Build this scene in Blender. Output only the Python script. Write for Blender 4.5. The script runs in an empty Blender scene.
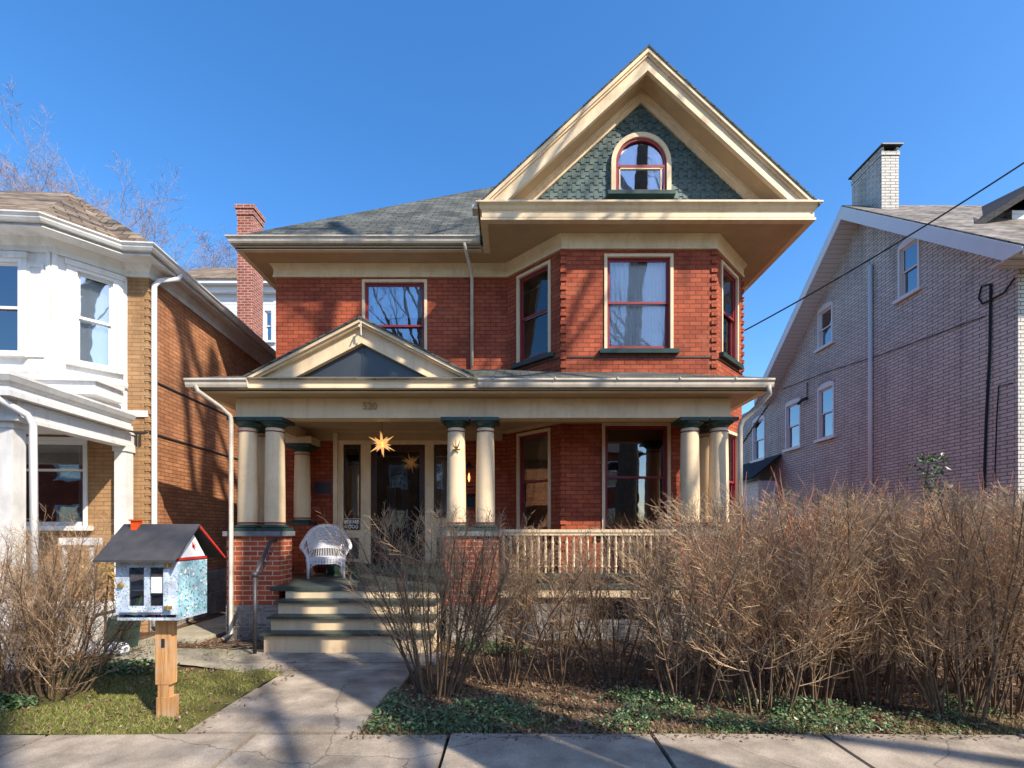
import bpy, math, random
from mathutils import Vector, Matrix
sc = bpy.context.scene
COL = sc.collection
CAMZ, F, CX, CY = 1.76, 480.0, 512.0, 530.0
V = Vector
def X(px, D): return (px-CX)*D/F
def Z(py, D): return CAMZ+(CY-py)*D/F
# ------------------------------------------------------------------ materials
def nt(name):
    m = bpy.data.materials.new(name); m.use_nodes = True
    t = m.node_tree; b = t.nodes['Principled BSDF']
    return m, t, b
def N(t, kind, **kw):
    n = t.nodes.new(kind)
    for k, v in kw.items():
        if k.startswith('_'): setattr(n, k[1:], v)
        else: n.inputs[k.replace('__', ' ')].default_value = v
    return n
def ramp(t, fac, stops):
    r = t.nodes.new('ShaderNodeValToRGB'); e = r.color_ramp.elements
    while len(e) < len(stops): e.new(.5)
    for i, (p, c) in enumerate(stops):
        e[i].position = p; e[i].color = tuple(c)+(1,) if len(c) == 3 else c
    t.links.new(fac, r.inputs[0]); return r.outputs[0]
def mixc(t, fac, a, b, mode='MIX'):
    n = t.nodes.new('ShaderNodeMix'); n.data_type = 'RGBA'; n.blend_type = mode
    for s, v in ((0, fac), (6, a), (7, b)):
        if isinstance(v, (int, float)): n.inputs[s].default_value = v
        elif isinstance(v, tuple): n.inputs[s].default_value = v+(1,) if len(v) == 3 else v
        else: t.links.new(v, n.inputs[s])
    return n.outputs[2]
def bump(t, b, h, strength=.3, dist=.01):
    n = N(t, 'ShaderNodeBump', Strength=strength, Distance=dist)
    t.links.new(h, n.inputs['Height']); t.links.new(n.outputs[0], b.inputs['Normal'])
def noise(t, scale, detail=5, vec=None, rough=.55):
    n = N(t, 'ShaderNodeTexNoise', Scale=scale, Detail=detail, Roughness=rough)
    if vec is None:
        c = t.nodes.new('ShaderNodeTexCoord'); vec = c.outputs['Object']
    t.links.new(vec, n.inputs['Vector']); return n.outputs['Fac']
def plain(name, col, rough=.6, var=.12, scale=6, metal=0, bmp=.08, dirt=None, spec=.4, streak=1):
    m, t, b = nt(name)
    f = noise(t, scale, 6)
    c = ramp(t, f, [(.3, tuple(x*(1-var) for x in col)), (.7, tuple(min(1, x*(1+var)) for x in col))])
    if dirt:
        g = noise(t, scale*.37, 8, rough=.7)
        g2 = ramp(t, g, [(.5, (0,0,0)), (.68, (1,1,1))])
        c = mixc(t, g2, c, dirt)
        if streak:      # rain streaks and grime running down the paint
            tc = t.nodes.new('ShaderNodeTexCoord').outputs['Object']; mp = N(t, 'ShaderNodeMapping', Scale=(7, 7, .55)); t.links.new(tc, mp.inputs[0])
            g3 = ramp(t, noise(t, 1, 7, mp.outputs[0], .7), [(.5, (0,0,0)), (.76, (.6,.6,.6))])
            c = mixc(t, g3, c, tuple(x*.8 for x in dirt))
        g4 = ramp(t, noise(t, 40, 3, rough=.8), [(.64, (0,0,0)), (.72, (.45,.45,.45))])
        c = mixc(t, g4, c, tuple(x*.6 for x in dirt))
    t.links.new(c, b.inputs['Base Color'])
    b.inputs['Roughness'].default_value = rough; b.inputs['Metallic'].default_value = metal
    b.inputs['Specular IOR Level'].default_value = spec
    if bmp: bump(t, b, noise(t, scale*8, 4), bmp, .004)
    return m
def brick(name, c1, c2, mortar, w=.23, h=.08, ms=.007, big=.25, sd=.5, soft=.1, stain=None, bd=.008, rock=0):
    m, t, b = nt(name)
    uv = t.nodes.new('ShaderNodeUVMap').outputs[0]
    n = t.nodes.new('ShaderNodeTexBrick')
    n.inputs['Color1'].default_value = c1+(1,); n.inputs['Color2'].default_value = c2+(1,)
    n.inputs['Mortar'].default_value = mortar+(1,)
    for k, v in (('Scale', 1), ('Mortar Size', ms), ('Mortar Smooth', soft), ('Bias', 0), ('Brick Width', w), ('Row Height', h)): n.inputs[k].default_value = v
    t.links.new(uv, n.inputs['Vector'])
    f = noise(t, 1.3, 6, uv, .65); c = mixc(t, f, n.outputs['Color'], n.outputs['Color'])
    sh = ramp(t, f, [(.3, (1-big,)*3), (.72, (1+big*.5,)*3)])
    c = mixc(t, 1.0, n.outputs['Color'], sh, 'MULTIPLY')
    f2 = noise(t, 14, 4, uv); sh2 = ramp(t, f2, [(.3, (.8,)*3), (.7, (1.12,)*3)])
    c = mixc(t, sd, c, mixc(t, 1.0, c, sh2, 'MULTIPLY'))
    mp = N(t, 'ShaderNodeMapping', Scale=(2.2, .35, 1)); t.links.new(uv, mp.inputs[0])
    g5 = ramp(t, noise(t, 1, 8, mp.outputs[0], .7), [(.5, (1,1,1)), (.75, (.62,.6,.6))])
    c = mixc(t, 1.0, c, g5, 'MULTIPLY')
    if stain:
        g = ramp(t, noise(t, .9, 9, uv, .75), [(.55, (0,0,0)), (.72, (.6,.6,.6))])
        c = mixc(t, g, c, stain)
    t.links.new(c, b.inputs['Base Color']); b.inputs['Roughness'].default_value = .8
    b.inputs['Specular IOR Level'].default_value = .25
    inv = N(t, 'ShaderNodeMath', _operation='SUBTRACT'); inv.inputs[0].default_value = 1
    t.links.new(n.outputs['Fac'], inv.inputs[1])
    ad = N(t, 'ShaderNodeMath', _operation='MULTIPLY_ADD'); ad.inputs[1].default_value = 2.2 if rock else .35
    t.links.new(noise(t, 9 if rock else 45, 8 if rock else 3, uv, .65), ad.inputs[0]); t.links.new(inv.outputs[0], ad.inputs[2])
    bump(t, b, ad.outputs[0], 1 if rock else .55, bd)
    return m
def glass(name, tint=(.8,.85,.9), refl=.3, dark=0):
    m = bpy.data.materials.new(name); m.use_nodes = True; t = m.node_tree; t.nodes.clear()
    o = t.nodes.new('ShaderNodeOutputMaterial'); mx = t.nodes.new('ShaderNodeMixShader')
    tr = N(t, 'ShaderNodeBsdfTransparent'); tr.inputs[0].default_value = tint+(1,)
    gl = N(t, 'ShaderNodeBsdfGlossy', Roughness=.015); gl.inputs[0].default_value = (.95,.97,1,1)
    fr = N(t, 'ShaderNodeFresnel', IOR=1.5)
    ad = N(t, 'ShaderNodeMath', _operation='ADD', _use_clamp=True); ad.inputs[1].default_value = refl
    nb = N(t, 'ShaderNodeBump', Strength=.022, Distance=.05); t.links.new(noise(t, 2.2, 2), nb.inputs['Height'])
    t.links.new(nb.outputs[0], gl.inputs['Normal'])
    t.links.new(fr.outputs[0], ad.inputs[0]); t.links.new(ad.outputs[0], mx.inputs[0])
    t.links.new(tr.outputs[0], mx.inputs[1]); t.links.new(gl.outputs[0], mx.inputs[2]); t.links.new(mx.outputs[0], o.inputs[0])
    return m
def emit(name, col, st):
    m, t, b = nt(name); b.inputs['Base Color'].default_value = col+(1,)
    b.inputs['Emission Color'].default_value = col+(1,); b.inputs['Emission Strength'].default_value = st
    return m
def ground_mat(name, stops, scale=3, bmp=.6):
    m, t, b = nt(name); f = noise(t, scale, 12, rough=.75)
    c = ramp(t, f, stops)
    f2 = noise(t, scale*14, 6, rough=.7); sh = ramp(t, f2, [(.3, (.55,)*3), (.7, (1.35,)*3)])
    c = mixc(t, 1.0, c, sh, 'MULTIPLY')
    t.links.new(c, b.inputs['Base Color']); b.inputs['Roughness'].default_value = .95
    b.inputs['Specular IOR Level'].default_value = .1
    bump(t, b, f2, bmp, .03); return m
def leafy(name, cols, rough=.5, tr=0):
    m, t, b = nt(name); g = t.nodes.new('ShaderNodeNewGeometry')
    n = len(cols); c = ramp(t, g.outputs['Random Per Island'], [((i+.5)/n, cc) for i, cc in enumerate(cols)])
    t.links.new(c, b.inputs['Base Color']); b.inputs['Roughness'].default_value = rough
    b.inputs['Specular IOR Level'].default_value = .3
    return m
def speckle(name, base, size=28, gap=.42):
    m, t, b = nt(name); tc = t.nodes.new('ShaderNodeTexCoord').outputs['Object']
    c = None; prev = base
    nz = N(t, 'ShaderNodeTexNoise', Scale=9, Detail=3); t.links.new(tc, nz.inputs['Vector'])
    wv = mixc(t, .12, tc, nz.outputs['Color'], 'ADD')
    cols = [(.45,.03,.03), (.02,.07,.1), (.03,.25,.12), (.75,.75,.7)]
    b0 = ramp(t, noise(t, 5, 4), [(.35, tuple(x*.75 for x in base)), (.6, tuple(min(1, x*1.5) for x in base))])
    cur = b0
    for i, cc in enumerate(cols):
        v = N(t, 'ShaderNodeTexVoronoi', Scale=size*(1-.17*i)); mp = N(t, 'ShaderNodeMapping', Location=(i*3.7, i*1.9, i*.7))
        t.links.new(wv, mp.inputs[0]); t.links.new(mp.outputs[0], v.inputs['Vector'])
        mk = ramp(t, v.outputs['Distance'], [(.24, (1,1,1)), (.30, (0,0,0))])
        sp = N(t, 'ShaderNodeSeparateColor'); t.links.new(v.outputs['Color'], sp.inputs[0])
        mk2 = ramp(t, sp.outputs[0], [(gap, (0,0,0)), (gap+.06, (1,1,1))])
        mk = mixc(t, 1.0, mk, mk2, 'MULTIPLY')
        cur = mixc(t, mk, cur, cc)
    t.links.new(cur, b.inputs['Base Color']); b.inputs['Roughness'].default_value = .45
    return m
M = {}
M['brick'] = brick('painted red brick', (.45,.105,.046), (.31,.063,.03), (.14,.04,.025), w=.22, h=.0805, ms=.007, big=.3, stain=(.44,.15,.08))
M['pierbrick'] = brick('pier brick', (.50,.11,.04), (.31,.055,.028), (.55,.38,.27), w=.24, h=.079, ms=.008, big=.35, soft=.05)
M['chimneybrick'] = brick('old chimney brick', (.36,.1,.06), (.24,.06,.045), (.42,.33,.28), w=.22, h=.085, ms=.011, big=.3, soft=.05)
M['tanbrick'] = brick('tan brick', (.42,.25,.12), (.36,.2,.09), (.22,.14,.08), w=.3, h=.07, ms=.006, big=.2)
M['orangebrick'] = brick('orange brown brick', (.52,.24,.115), (.38,.16,.075), (.2,.09,.045), w=.24, h=.07, ms=.007, big=.3, stain=(.22,.1,.06))
M['palebrick'] = brick('pale grey brick', (.64,.62,.565), (.54,.52,.475), (.21,.195,.18), w=.3, h=.083, ms=.011, big=.12, soft=.05)
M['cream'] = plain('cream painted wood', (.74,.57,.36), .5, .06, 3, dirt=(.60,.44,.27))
M['creamd'] = plain('shade toned cream paint', (.46,.31,.17), .55, .1, 3)  # darker copy of the cream: soffit and ceiling shade put into the colour
M['white'] = plain('weathered white paint', (.68,.67,.65), .5, .05, 3, dirt=(.5,.48,.45))
M['vinyl'] = plain('white vinyl', (.68,.68,.68), .4, .03, 3)
M['alum'] = plain('cream gutter metal', (.60,.52,.42), .35, .12, 4, bmp=.05, dirt=(.42,.36,.29))
M['spout'] = plain('weathered downspout', (.46,.40,.33), .45, .2, 6, bmp=.1, dirt=(.3,.26,.21))
M['green'] = plain('dark green paint', (.022,.052,.043), .35, .2, 4)
M['greentread'] = plain('worn green porch paint', (.042,.06,.05), .5, .3, 5, dirt=(.12,.12,.10))
M['red'] = plain('dark red sash paint', (.24,.028,.032), .4, .1, 4)
M['ringred'] = plain('oxblood paint', (.2,.03,.03), .5)
M['wood'] = plain('varnished brown wood', (.05,.02,.01), .3, .3, 8)
M['stonecap'] = plain('bluestone cap', (.15,.15,.16), .8, .3, 10, bmp=.5)
M['scale'] = plain('green fishscale shingles', (.062,.10,.095), .6, .3, 9, dirt=(.12,.16,.145))
M['concrete'] = plain('old concrete slabs', (.33,.275,.215), .9, .4, 2.6, bmp=1, dirt=(.2,.16,.12), streak=0, spec=.15)
M['mossy'] = plain('mossy concrete', (.36,.32,.24), .95, .22, 2.5, bmp=.5, dirt=(.17,.18,.09), spec=.1)
M['asphalt'] = plain('asphalt', (.055,.055,.057), .95, .2, 20, bmp=.5)
M['kerb'] = plain('kerb stone', (.4,.38,.35), .9, .15, 5, bmp=.3)
M['iron'] = plain('black iron', (.03,.03,.032), .5, .2, 8)
M['pipe'] = plain('grey iron pipe', (.06,.055,.06), .5, .3, 20, metal=.3)
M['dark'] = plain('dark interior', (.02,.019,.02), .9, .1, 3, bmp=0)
M['darkglass'] = plain('dark smoked pane', (.035,.038,.04), .4, .3, 2, bmp=0, spec=.8)
M['curtain'] = plain('white curtain', (.9,.88,.85), .9, .05, 4, bmp=0)
M['glass'] = glass('window glass', refl=.22)
M['glassdoor'] = glass('dark door glass', (.35,.36,.38), .03)
M['glassbay'] = glass('bay window glass', (.95,.96,.97), .05)
M['glassclear'] = glass('thin clear pane', (.95,.95,.95), .02)
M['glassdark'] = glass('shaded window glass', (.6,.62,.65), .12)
M['wicker'] = plain('white wicker', (.6,.61,.65), .6, .08, 30)
M['barkA'] = plain('pale bark', (.30,.24,.225), .9, .25, 6, spec=.1)
M['barkB'] = plain('dark bark', (.14,.11,.085), .95, .3, 9, bmp=.6, spec=.1)
M['shrubstem'] = plain('shrub bark', (.15,.10,.065), .9, .35, 9, spec=.1)
M['twig'] = leafy('hedge twigs', [(.56,.39,.22), (.74,.55,.33), (.28,.175,.10), (.62,.43,.25), (.38,.21,.12)], .8)
M['twigd'] = leafy('shrub twigs', [(.34,.22,.13), (.48,.33,.20), (.20,.13,.08)], .8)
M['twigm'] = leafy('darker hedge twigs', [(.40,.27,.155), (.54,.39,.235), (.22,.14,.08), (.46,.31,.18), (.30,.17,.10)], .8)
M['shoot'] = leafy('red brown shoots', [(.38,.13,.07), (.45,.2,.1)], .7)
def woodgrain(name, a, b2, c3):
    m, t, b = nt(name); tc = t.nodes.new('ShaderNodeTexCoord').outputs['Object']
    mp = N(t, 'ShaderNodeMapping', Scale=(26, 26, 1.6)); t.links.new(tc, mp.inputs[0])
    f = noise(t, 1, 8, mp.outputs[0], .7); c = ramp(t, f, [(.3, a), (.5, b2), (.68, c3)]); 
    c = mixc(t, ramp(t, noise(t, 5, 6), [(.5, (0,0,0)), (.7, (.7,.7,.7))]), c, (.40,.34,.27))
    t.links.new(c, b.inputs['Base Color']); b.inputs['Roughness'].default_value = .85; bump(t, b, f, .9, .01); return m
M['post'] = woodgrain('weathered cedar post', (.22,.10,.035), (.50,.25,.09), (.62,.37,.17))
M['tarroof'] = plain('black felt roof', (.05,.048,.052), .8, .2, 10, bmp=.3)
M['redtrim'] = plain('bright red trim', (.55,.03,.02), .4)
M['orange'] = plain('orange red paint', (.8,.1,.015), .4)
M['paleblue'] = plain('pale lavender paint', (.55,.6,.68), .45, .08, 8)
M['teal'] = speckle('teal painted with flowers', (.24,.42,.50), 40, .24)
M['lav'] = speckle('lavender painted with dots', (.36,.43,.53), 60, .6)
M['brass'] = plain('tarnished brass', (.5,.32,.1), .35, .2, 20, metal=.7)
M['black'] = plain('black enamel', (.015,.015,.02), .35, .1, 6, bmp=0)
M['signwhite'] = plain('white lettering', (.8,.8,.8), .5, .02, 4, bmp=0)
M['star'] = emit('lit star', (1.0,.55,.20), .5)
M['starcore'] = emit('lit star core', (1.0,.48,.08), 1.3)
M['flame'] = emit('lamp flame', (1.0,.3,.08), 3)
M['cable'] = plain('black cable', (.012,.014,.02), .6, .05, 3, bmp=0)
def roofmat(name, c1, c2, mort):
    return brick(name, c1, c2, mort, w=.3, h=.15, ms=.012, big=.5, soft=.4, stain=tuple(x*1.4 for x in c1))
M['slate'] = roofmat('grey green shingles', (.135,.14,.12), (.07,.075,.068), (.03,.032,.03))
M['brownroof'] = roofmat('brown shingles', (.34,.26,.18), (.17,.125,.085), (.06,.045,.035))
M['mixroof'] = roofmat('mixed tan shingles', (.30,.265,.23), (.13,.115,.10), (.05,.045,.04))
M['darkroof'] = roofmat('dark shingles', (.035,.035,.042), (.028,.028,.032), (.02,.02,.02))
M['soil'] = ground_mat('leaf littered soil', [(.3, (.04,.026,.017)), (.45, (.09,.055,.034)), (.56, (.15,.095,.06)), (.66, (.09,.09,.035)), (.78, (.2,.14,.085))], 2.8)
M['turf'] = ground_mat('turf', [(.3, (.12,.085,.04)), (.5, (.12,.12,.035)), (.7, (.2,.15,.07))], 5)
M['grass'] = leafy('grass blades', [(.07,.12,.02), (.15,.19,.03), (.24,.24,.05), (.34,.26,.12), (.10,.15,.03), (.20,.15,.07)], .6)
M['ivy'] = leafy('ivy leaves', [(.04,.10,.035), (.07,.14,.05), (.14,.20,.08), (.20,.24,.12), (.05,.10,.05)], .35)
M['litter'] = leafy('dead leaves', [(.18,.11,.06), (.12,.065,.038), (.26,.17,.10), (.08,.045,.03), (.38,.28,.19), (.10,.06,.035)], .85)
M['evergreen'] = leafy('evergreen leaves', [(.02,.05,.018), (.035,.07,.025), (.05,.09,.03)], .5)
def stone_mat():
    m, t, b = nt('rough cut stone'); tc = t.nodes.new('ShaderNodeTexCoord').outputs['Object']
    v = N(t, 'ShaderNodeTexVoronoi', Scale=3.1, _feature='DISTANCE_TO_EDGE'); t.links.new(tc, v.inputs['Vector'])
    f = noise(t, 7, 8, rough=.7)
    c = ramp(t, f, [(.3, (.24,.21,.19)), (.5, (.42,.38,.34)), (.7, (.60,.56,.50))])
    mk = ramp(t, v.outputs['Distance'], [(.0, (.35,.35,.35)), (.05, (1,1,1))])
    c = mixc(t, mk, (.46,.42,.37), c)
    t.links.new(c, b.inputs['Base Color']); b.inputs['Roughness'].default_value = .9
    a = N(t, 'ShaderNodeMath', _operation='MULTIPLY_ADD'); a.inputs[1].default_value = 1.6
    t.links.new(mk, a.inputs[2]); t.links.new(f, a.inputs[0]); bump(t, b, a.outputs[0], 1, .05)
    return m
M['stone'] = brick('rock faced stone', (.46,.42,.38), (.34,.31,.28), (.5,.46,.41), w=.42, h=.22, ms=.014, big=.55, soft=.4, stain=(.22,.2,.18), bd=.07, rock=1)
def add_cracks(m):
    t = m.node_tree; b = t.nodes['Principled BSDF']; lk = b.inputs['Base Color'].links[0].from_socket
    tc = t.nodes.new('ShaderNodeTexCoord').outputs['Object']
    nz = N(t, 'ShaderNodeTexNoise', Scale=3, Detail=6); t.links.new(tc, nz.inputs['Vector'])
    wv = mixc(t, .25, tc, nz.outputs['Color'], 'ADD')
    v = N(t, 'ShaderNodeTexVoronoi', Scale=.42, _feature='DISTANCE_TO_EDGE'); t.links.new(wv, v.inputs['Vector'])
    mk = ramp(t, v.outputs['Distance'], [(.0, (.6,.6,.6)), (.0016, (0,0,0))])
    c = mixc(t, mk, lk, (.06,.05,.04))
    g = ramp(t, noise(t, 90, 3, rough=.8), [(.35, (.72,.72,.72)), (.65, (1.18,1.18,1.18))])
    c = mixc(t, 1.0, c, g, 'MULTIPLY')
    t.links.new(c, b.inputs['Base Color'])
add_cracks(M['concrete']); add_cracks(M['mossy'])
def siding():
    m, t, b = nt('white lap siding'); uv = t.nodes.new('ShaderNodeUVMap').outputs[0]
    n = t.nodes.new('ShaderNodeTexBrick')
    for k, v in (('Scale', 1), ('Mortar Size', .008), ('Mortar Smooth', .3), ('Brick Width', 40), ('Row Height', .14)): n.inputs[k].default_value = v
    n.inputs['Color1'].default_value = (.62,.64,.66,1); n.inputs['Color2'].default_value = (.62,.64,.66,1); n.inputs['Mortar'].default_value = (.3,.3,.32,1)
    t.links.new(uv, n.inputs['Vector']); t.links.new(n.outputs[0], b.inputs['Base Color']); b.inputs['Roughness'].default_value = .5
    return m
M['siding'] = siding()

# ------------------------------------------------------------------ mesh builder
class MB:
    def __init__(s): s.v = []; s.f = []; s.smooth = False
    def add(s, vs, fs):
        b = len(s.v); s.v += [V(p) for p in vs]; s.f += [tuple(b+i for i in f) for f in fs]; return s
    def box(s, x0, x1, y0, y1, z0, z1):
        p = [(x0,y0,z0),(x1,y0,z0),(x1,y1,z0),(x0,y1,z0),(x0,y0,z1),(x1,y0,z1),(x1,y1,z1),(x0,y1,z1)]
        return s.add(p, [(3,2,1,0),(4,5,6,7),(0,1,5,4),(1,2,6,5),(2,3,7,6),(3,0,4,7)])
    def boxf(s, fr, s0, s1, o0, o1, z0, z1):
        "box in a wall frame: s along, o outward, z up"
        p = [fr(s0,o1,z0),fr(s1,o1,z0),fr(s1,o0,z0),fr(s0,o0,z0),fr(s0,o1,z1),fr(s1,o1,z1),fr(s1,o0,z1),fr(s0,o0,z1)]
        return s.add(p, [(3,2,1,0),(4,5,6,7),(0,1,5,4),(1,2,6,5),(2,3,7,6),(3,0,4,7)])
    def prism(s, pts, vec):
        "polygon (3d pts) extruded by vec"
        n = len(pts); a = [V(p) for p in pts]; b = [p+V(vec) for p in a]
        nrm = sum(((a[i]-a[0]).cross(a[(i+1) % n]-a[0]) for i in range(1, n-1)), V((0,0,0)))
        fs = [tuple(range(n)), tuple(reversed(range(n, 2*n)))]+[(i, i+n, (i+1) % n+n, (i+1) % n) for i in range(n)]
        if nrm.dot(V(vec)) > 0: fs = [tuple(reversed(f)) for f in fs]
        return s.add(a+b, fs)
    def tube(s, pts, rads, n=6, cap=True):
        pts = [V(p) for p in pts]
        if isinstance(rads, (int, float)): rads = [rads]*len(pts)
        b = len(s.v); prev = None
        for i, p in enumerate(pts):
            d = (pts[min(i+1, len(pts)-1)]-pts[max(i-1, 0)])
            if d.length < 1e-9: d = V((0,0,1))
            d.normalize()
            if prev is None: u = d.orthogonal().normalized()
            else:
                u = prev-d*prev.dot(d)
                u = u.normalized() if u.length > 1e-6 else d.orthogonal().normalized()
            prev = u; w = d.cross(u)
            for k in range(n):
                a = 2*math.pi*k/n
                s.v.append(p+(u*math.cos(a)+w*math.sin(a))*rads[i])
        for i in range(len(pts)-1):
            for k in range(n):
                s.f.append((b+i*n+k, b+i*n+(k+1) % n, b+(i+1)*n+(k+1) % n, b+(i+1)*n+k))
        if cap:
            s.f.append(tuple(b+k for k in reversed(range(n)))); s.f.append(tuple(b+(len(pts)-1)*n+k for k in range(n)))
        return s
    def lathe(s, cx, cy, prof, n=28):
        b = len(s.v)
        for r, z in prof:
            for k in range(n):
                a = 2*math.pi*k/n; s.v.append(V((cx+r*math.cos(a), cy+r*math.sin(a), z)))
        for i in range(len(prof)-1):
            for k in range(n):
                s.f.append((b+i*n+k, b+i*n+(k+1) % n, b+(i+1)*n+(k+1) % n, b+(i+1)*n+k))
        s.f.append(tuple(b+k for k in reversed(range(n)))); s.f.append(tuple(b+(len(prof)-1)*n+k for k in range(n)))
        return s
    def sweep(s, path, prof, caps=True):
        "prof = [(out, z)...] closed outline, path = 2d points, outward on the right-hand side of travel"
        P = [V(p) for p in path]; m = []
        for i in range(len(P)):
            ns = []
            if i > 0: t = (P[i]-P[i-1]).normalized(); ns.append(V((t.y, -t.x)))
            if i < len(P)-1: t = (P[i+1]-P[i]).normalized(); ns.append(V((t.y, -t.x)))
            m.append(ns[0] if len(ns) == 1 else (ns[0]+ns[1])/(1+ns[0].dot(ns[1])))
        b = len(s.v); k = len(prof)
        for p, mm in zip(P, m):
            for o, z in prof:
                q = p+mm*o; s.v.append(V((q.x, q.y, z)))
        for i in range(len(P)-1):
            for j in range(k):
                s.f.append((b+i*k+j, b+i*k+(j+1) % k, b+(i+1)*k+(j+1) % k, b+(i+1)*k+j))
        if caps:
            s.f.append(tuple(b+j for j in reversed(range(k)))); s.f.append(tuple(b+(len(P)-1)*k+j for j in range(k)))
        return s
    def wall(s, p0, p1, z0, z1, holes=(), rev=.14):
        fr = frame(p0, p1); L = (V(p1)-V(p0)).length
        ss = sorted({0, L}|{h[0] for h in holes}|{h[1] for h in holes}); zs = sorted({z0, z1}|{h[2] for h in holes}|{h[3] for h in holes})
        for i in range(len(ss)-1):
            for j in range(len(zs)-1):
                a, b2, c, d = ss[i], ss[i+1], zs[j], zs[j+1]; ms, mz = (a+b2)/2, (c+d)/2
                if any(h[0] < ms < h[1] and h[2] < mz < h[3] for h in holes): continue
                s.add([fr(a,0,c), fr(b2,0,c), fr(b2,0,d), fr(a,0,d)], [(0,1,2,3)])
        for a, b2, c, d in holes:
            s.add([fr(a,0,c), fr(b2,0,c), fr(b2,0,d), fr(a,0,d), fr(a,-rev,c), fr(b2,-rev,c), fr(b2,-rev,d), fr(a,-rev,d)],
                  [(0,4,5,1), (1,5,6,2), (2,6,7,3), (3,7,4,0)])
        return s
    def build(s, name, mat, parent=None, smooth=False, origin=None, recalc=False):
        root = parent
        while root is not None and root.parent is not None: root = root.parent
        o0 = V(root.location) if root is not None else V(origin or (0,0,0))
        me = bpy.data.meshes.new(name)
        me.from_pydata([tuple(p-o0) for p in s.v], [], s.f)
        if recalc:
            import bmesh
            bm = bmesh.new(); bm.from_mesh(me); bmesh.ops.recalc_face_normals(bm, faces=bm.faces); bm.to_mesh(me); bm.free()
        if len(s.f) < 30000:
            uv = me.uv_layers.new(name='UVMap')
            for p in me.polygons:
                n = p.normal
                if abs(n.z) > .995 or n.length < .1: t, b = V((1,0,0)), V((0,1,0))
                else: t = V((0,0,1)).cross(n).normalized(); b = n.cross(t)
                for li in p.loop_indices:
                    co = me.vertices[me.loops[li].vertex_index].co+o0
                    uv.data[li].uv = (t.dot(co)+n.x*.37, b.dot(co))
        me.materials.append(M[mat])
        if smooth:
            for p in me.polygons: p.use_smooth = True
        o = bpy.data.objects.new(name, me); COL.objects.link(o)
        if parent is not None: o.parent = parent
        else: o.location = o0
        return o
def frame(p0, p1):
    a = V(p0); t = (V(p1)-a).normalized(); n = V((t.y, -t.x))
    def fr(s_, o, z):
        q = a+t*s_+n*o; return V((q.x, q.y, z))
    return fr
def thing(name, loc, label, cat, group=None):
    o = bpy.data.objects.new(name, None); COL.objects.link(o); o.location = loc; o.empty_display_size = .2
    o['label'] = label; o['category'] = cat
    if group: o['group'] = group
    bpy.context.view_layer.update()
    return o
def tag(o, label, cat, group=None):
    o['label'] = label; o['category'] = cat
    if group: o['group'] = group
    return o
def struct(o, kind='structure'): o['kind'] = kind; return o
def text_mesh(name, body, size, mat, loc, parent, extrude=.003, width=1.0, bold=0, origin=None):
    "lettering standing upright facing -Y, centred on loc"
    c = bpy.data.curves.new('t', 'FONT'); c.body = body; c.size = size; c.extrude = extrude; c.align_x = 'CENTER'; c.align_y = 'CENTER'; c.offset = bold
    c.resolution_u = 3
    o = bpy.data.objects.new('t', c); COL.objects.link(o); bpy.context.view_layer.update()
    me = bpy.data.meshes.new_from_object(o.evaluated_get(bpy.context.evaluated_depsgraph_get())); bpy.data.objects.remove(o)
    root = parent
    while root.parent is not None: root = root.parent
    for v in me.vertices: v.co = V((v.co.x*width+loc[0], loc[1]-v.co.z, v.co.y+loc[2]))-V(root.location)
    me.name = name; me.materials.clear(); me.materials.append(M[mat])
    ob = bpy.data.objects.new(name, me); COL.objects.link(ob); ob.parent = parent; return ob

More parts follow.
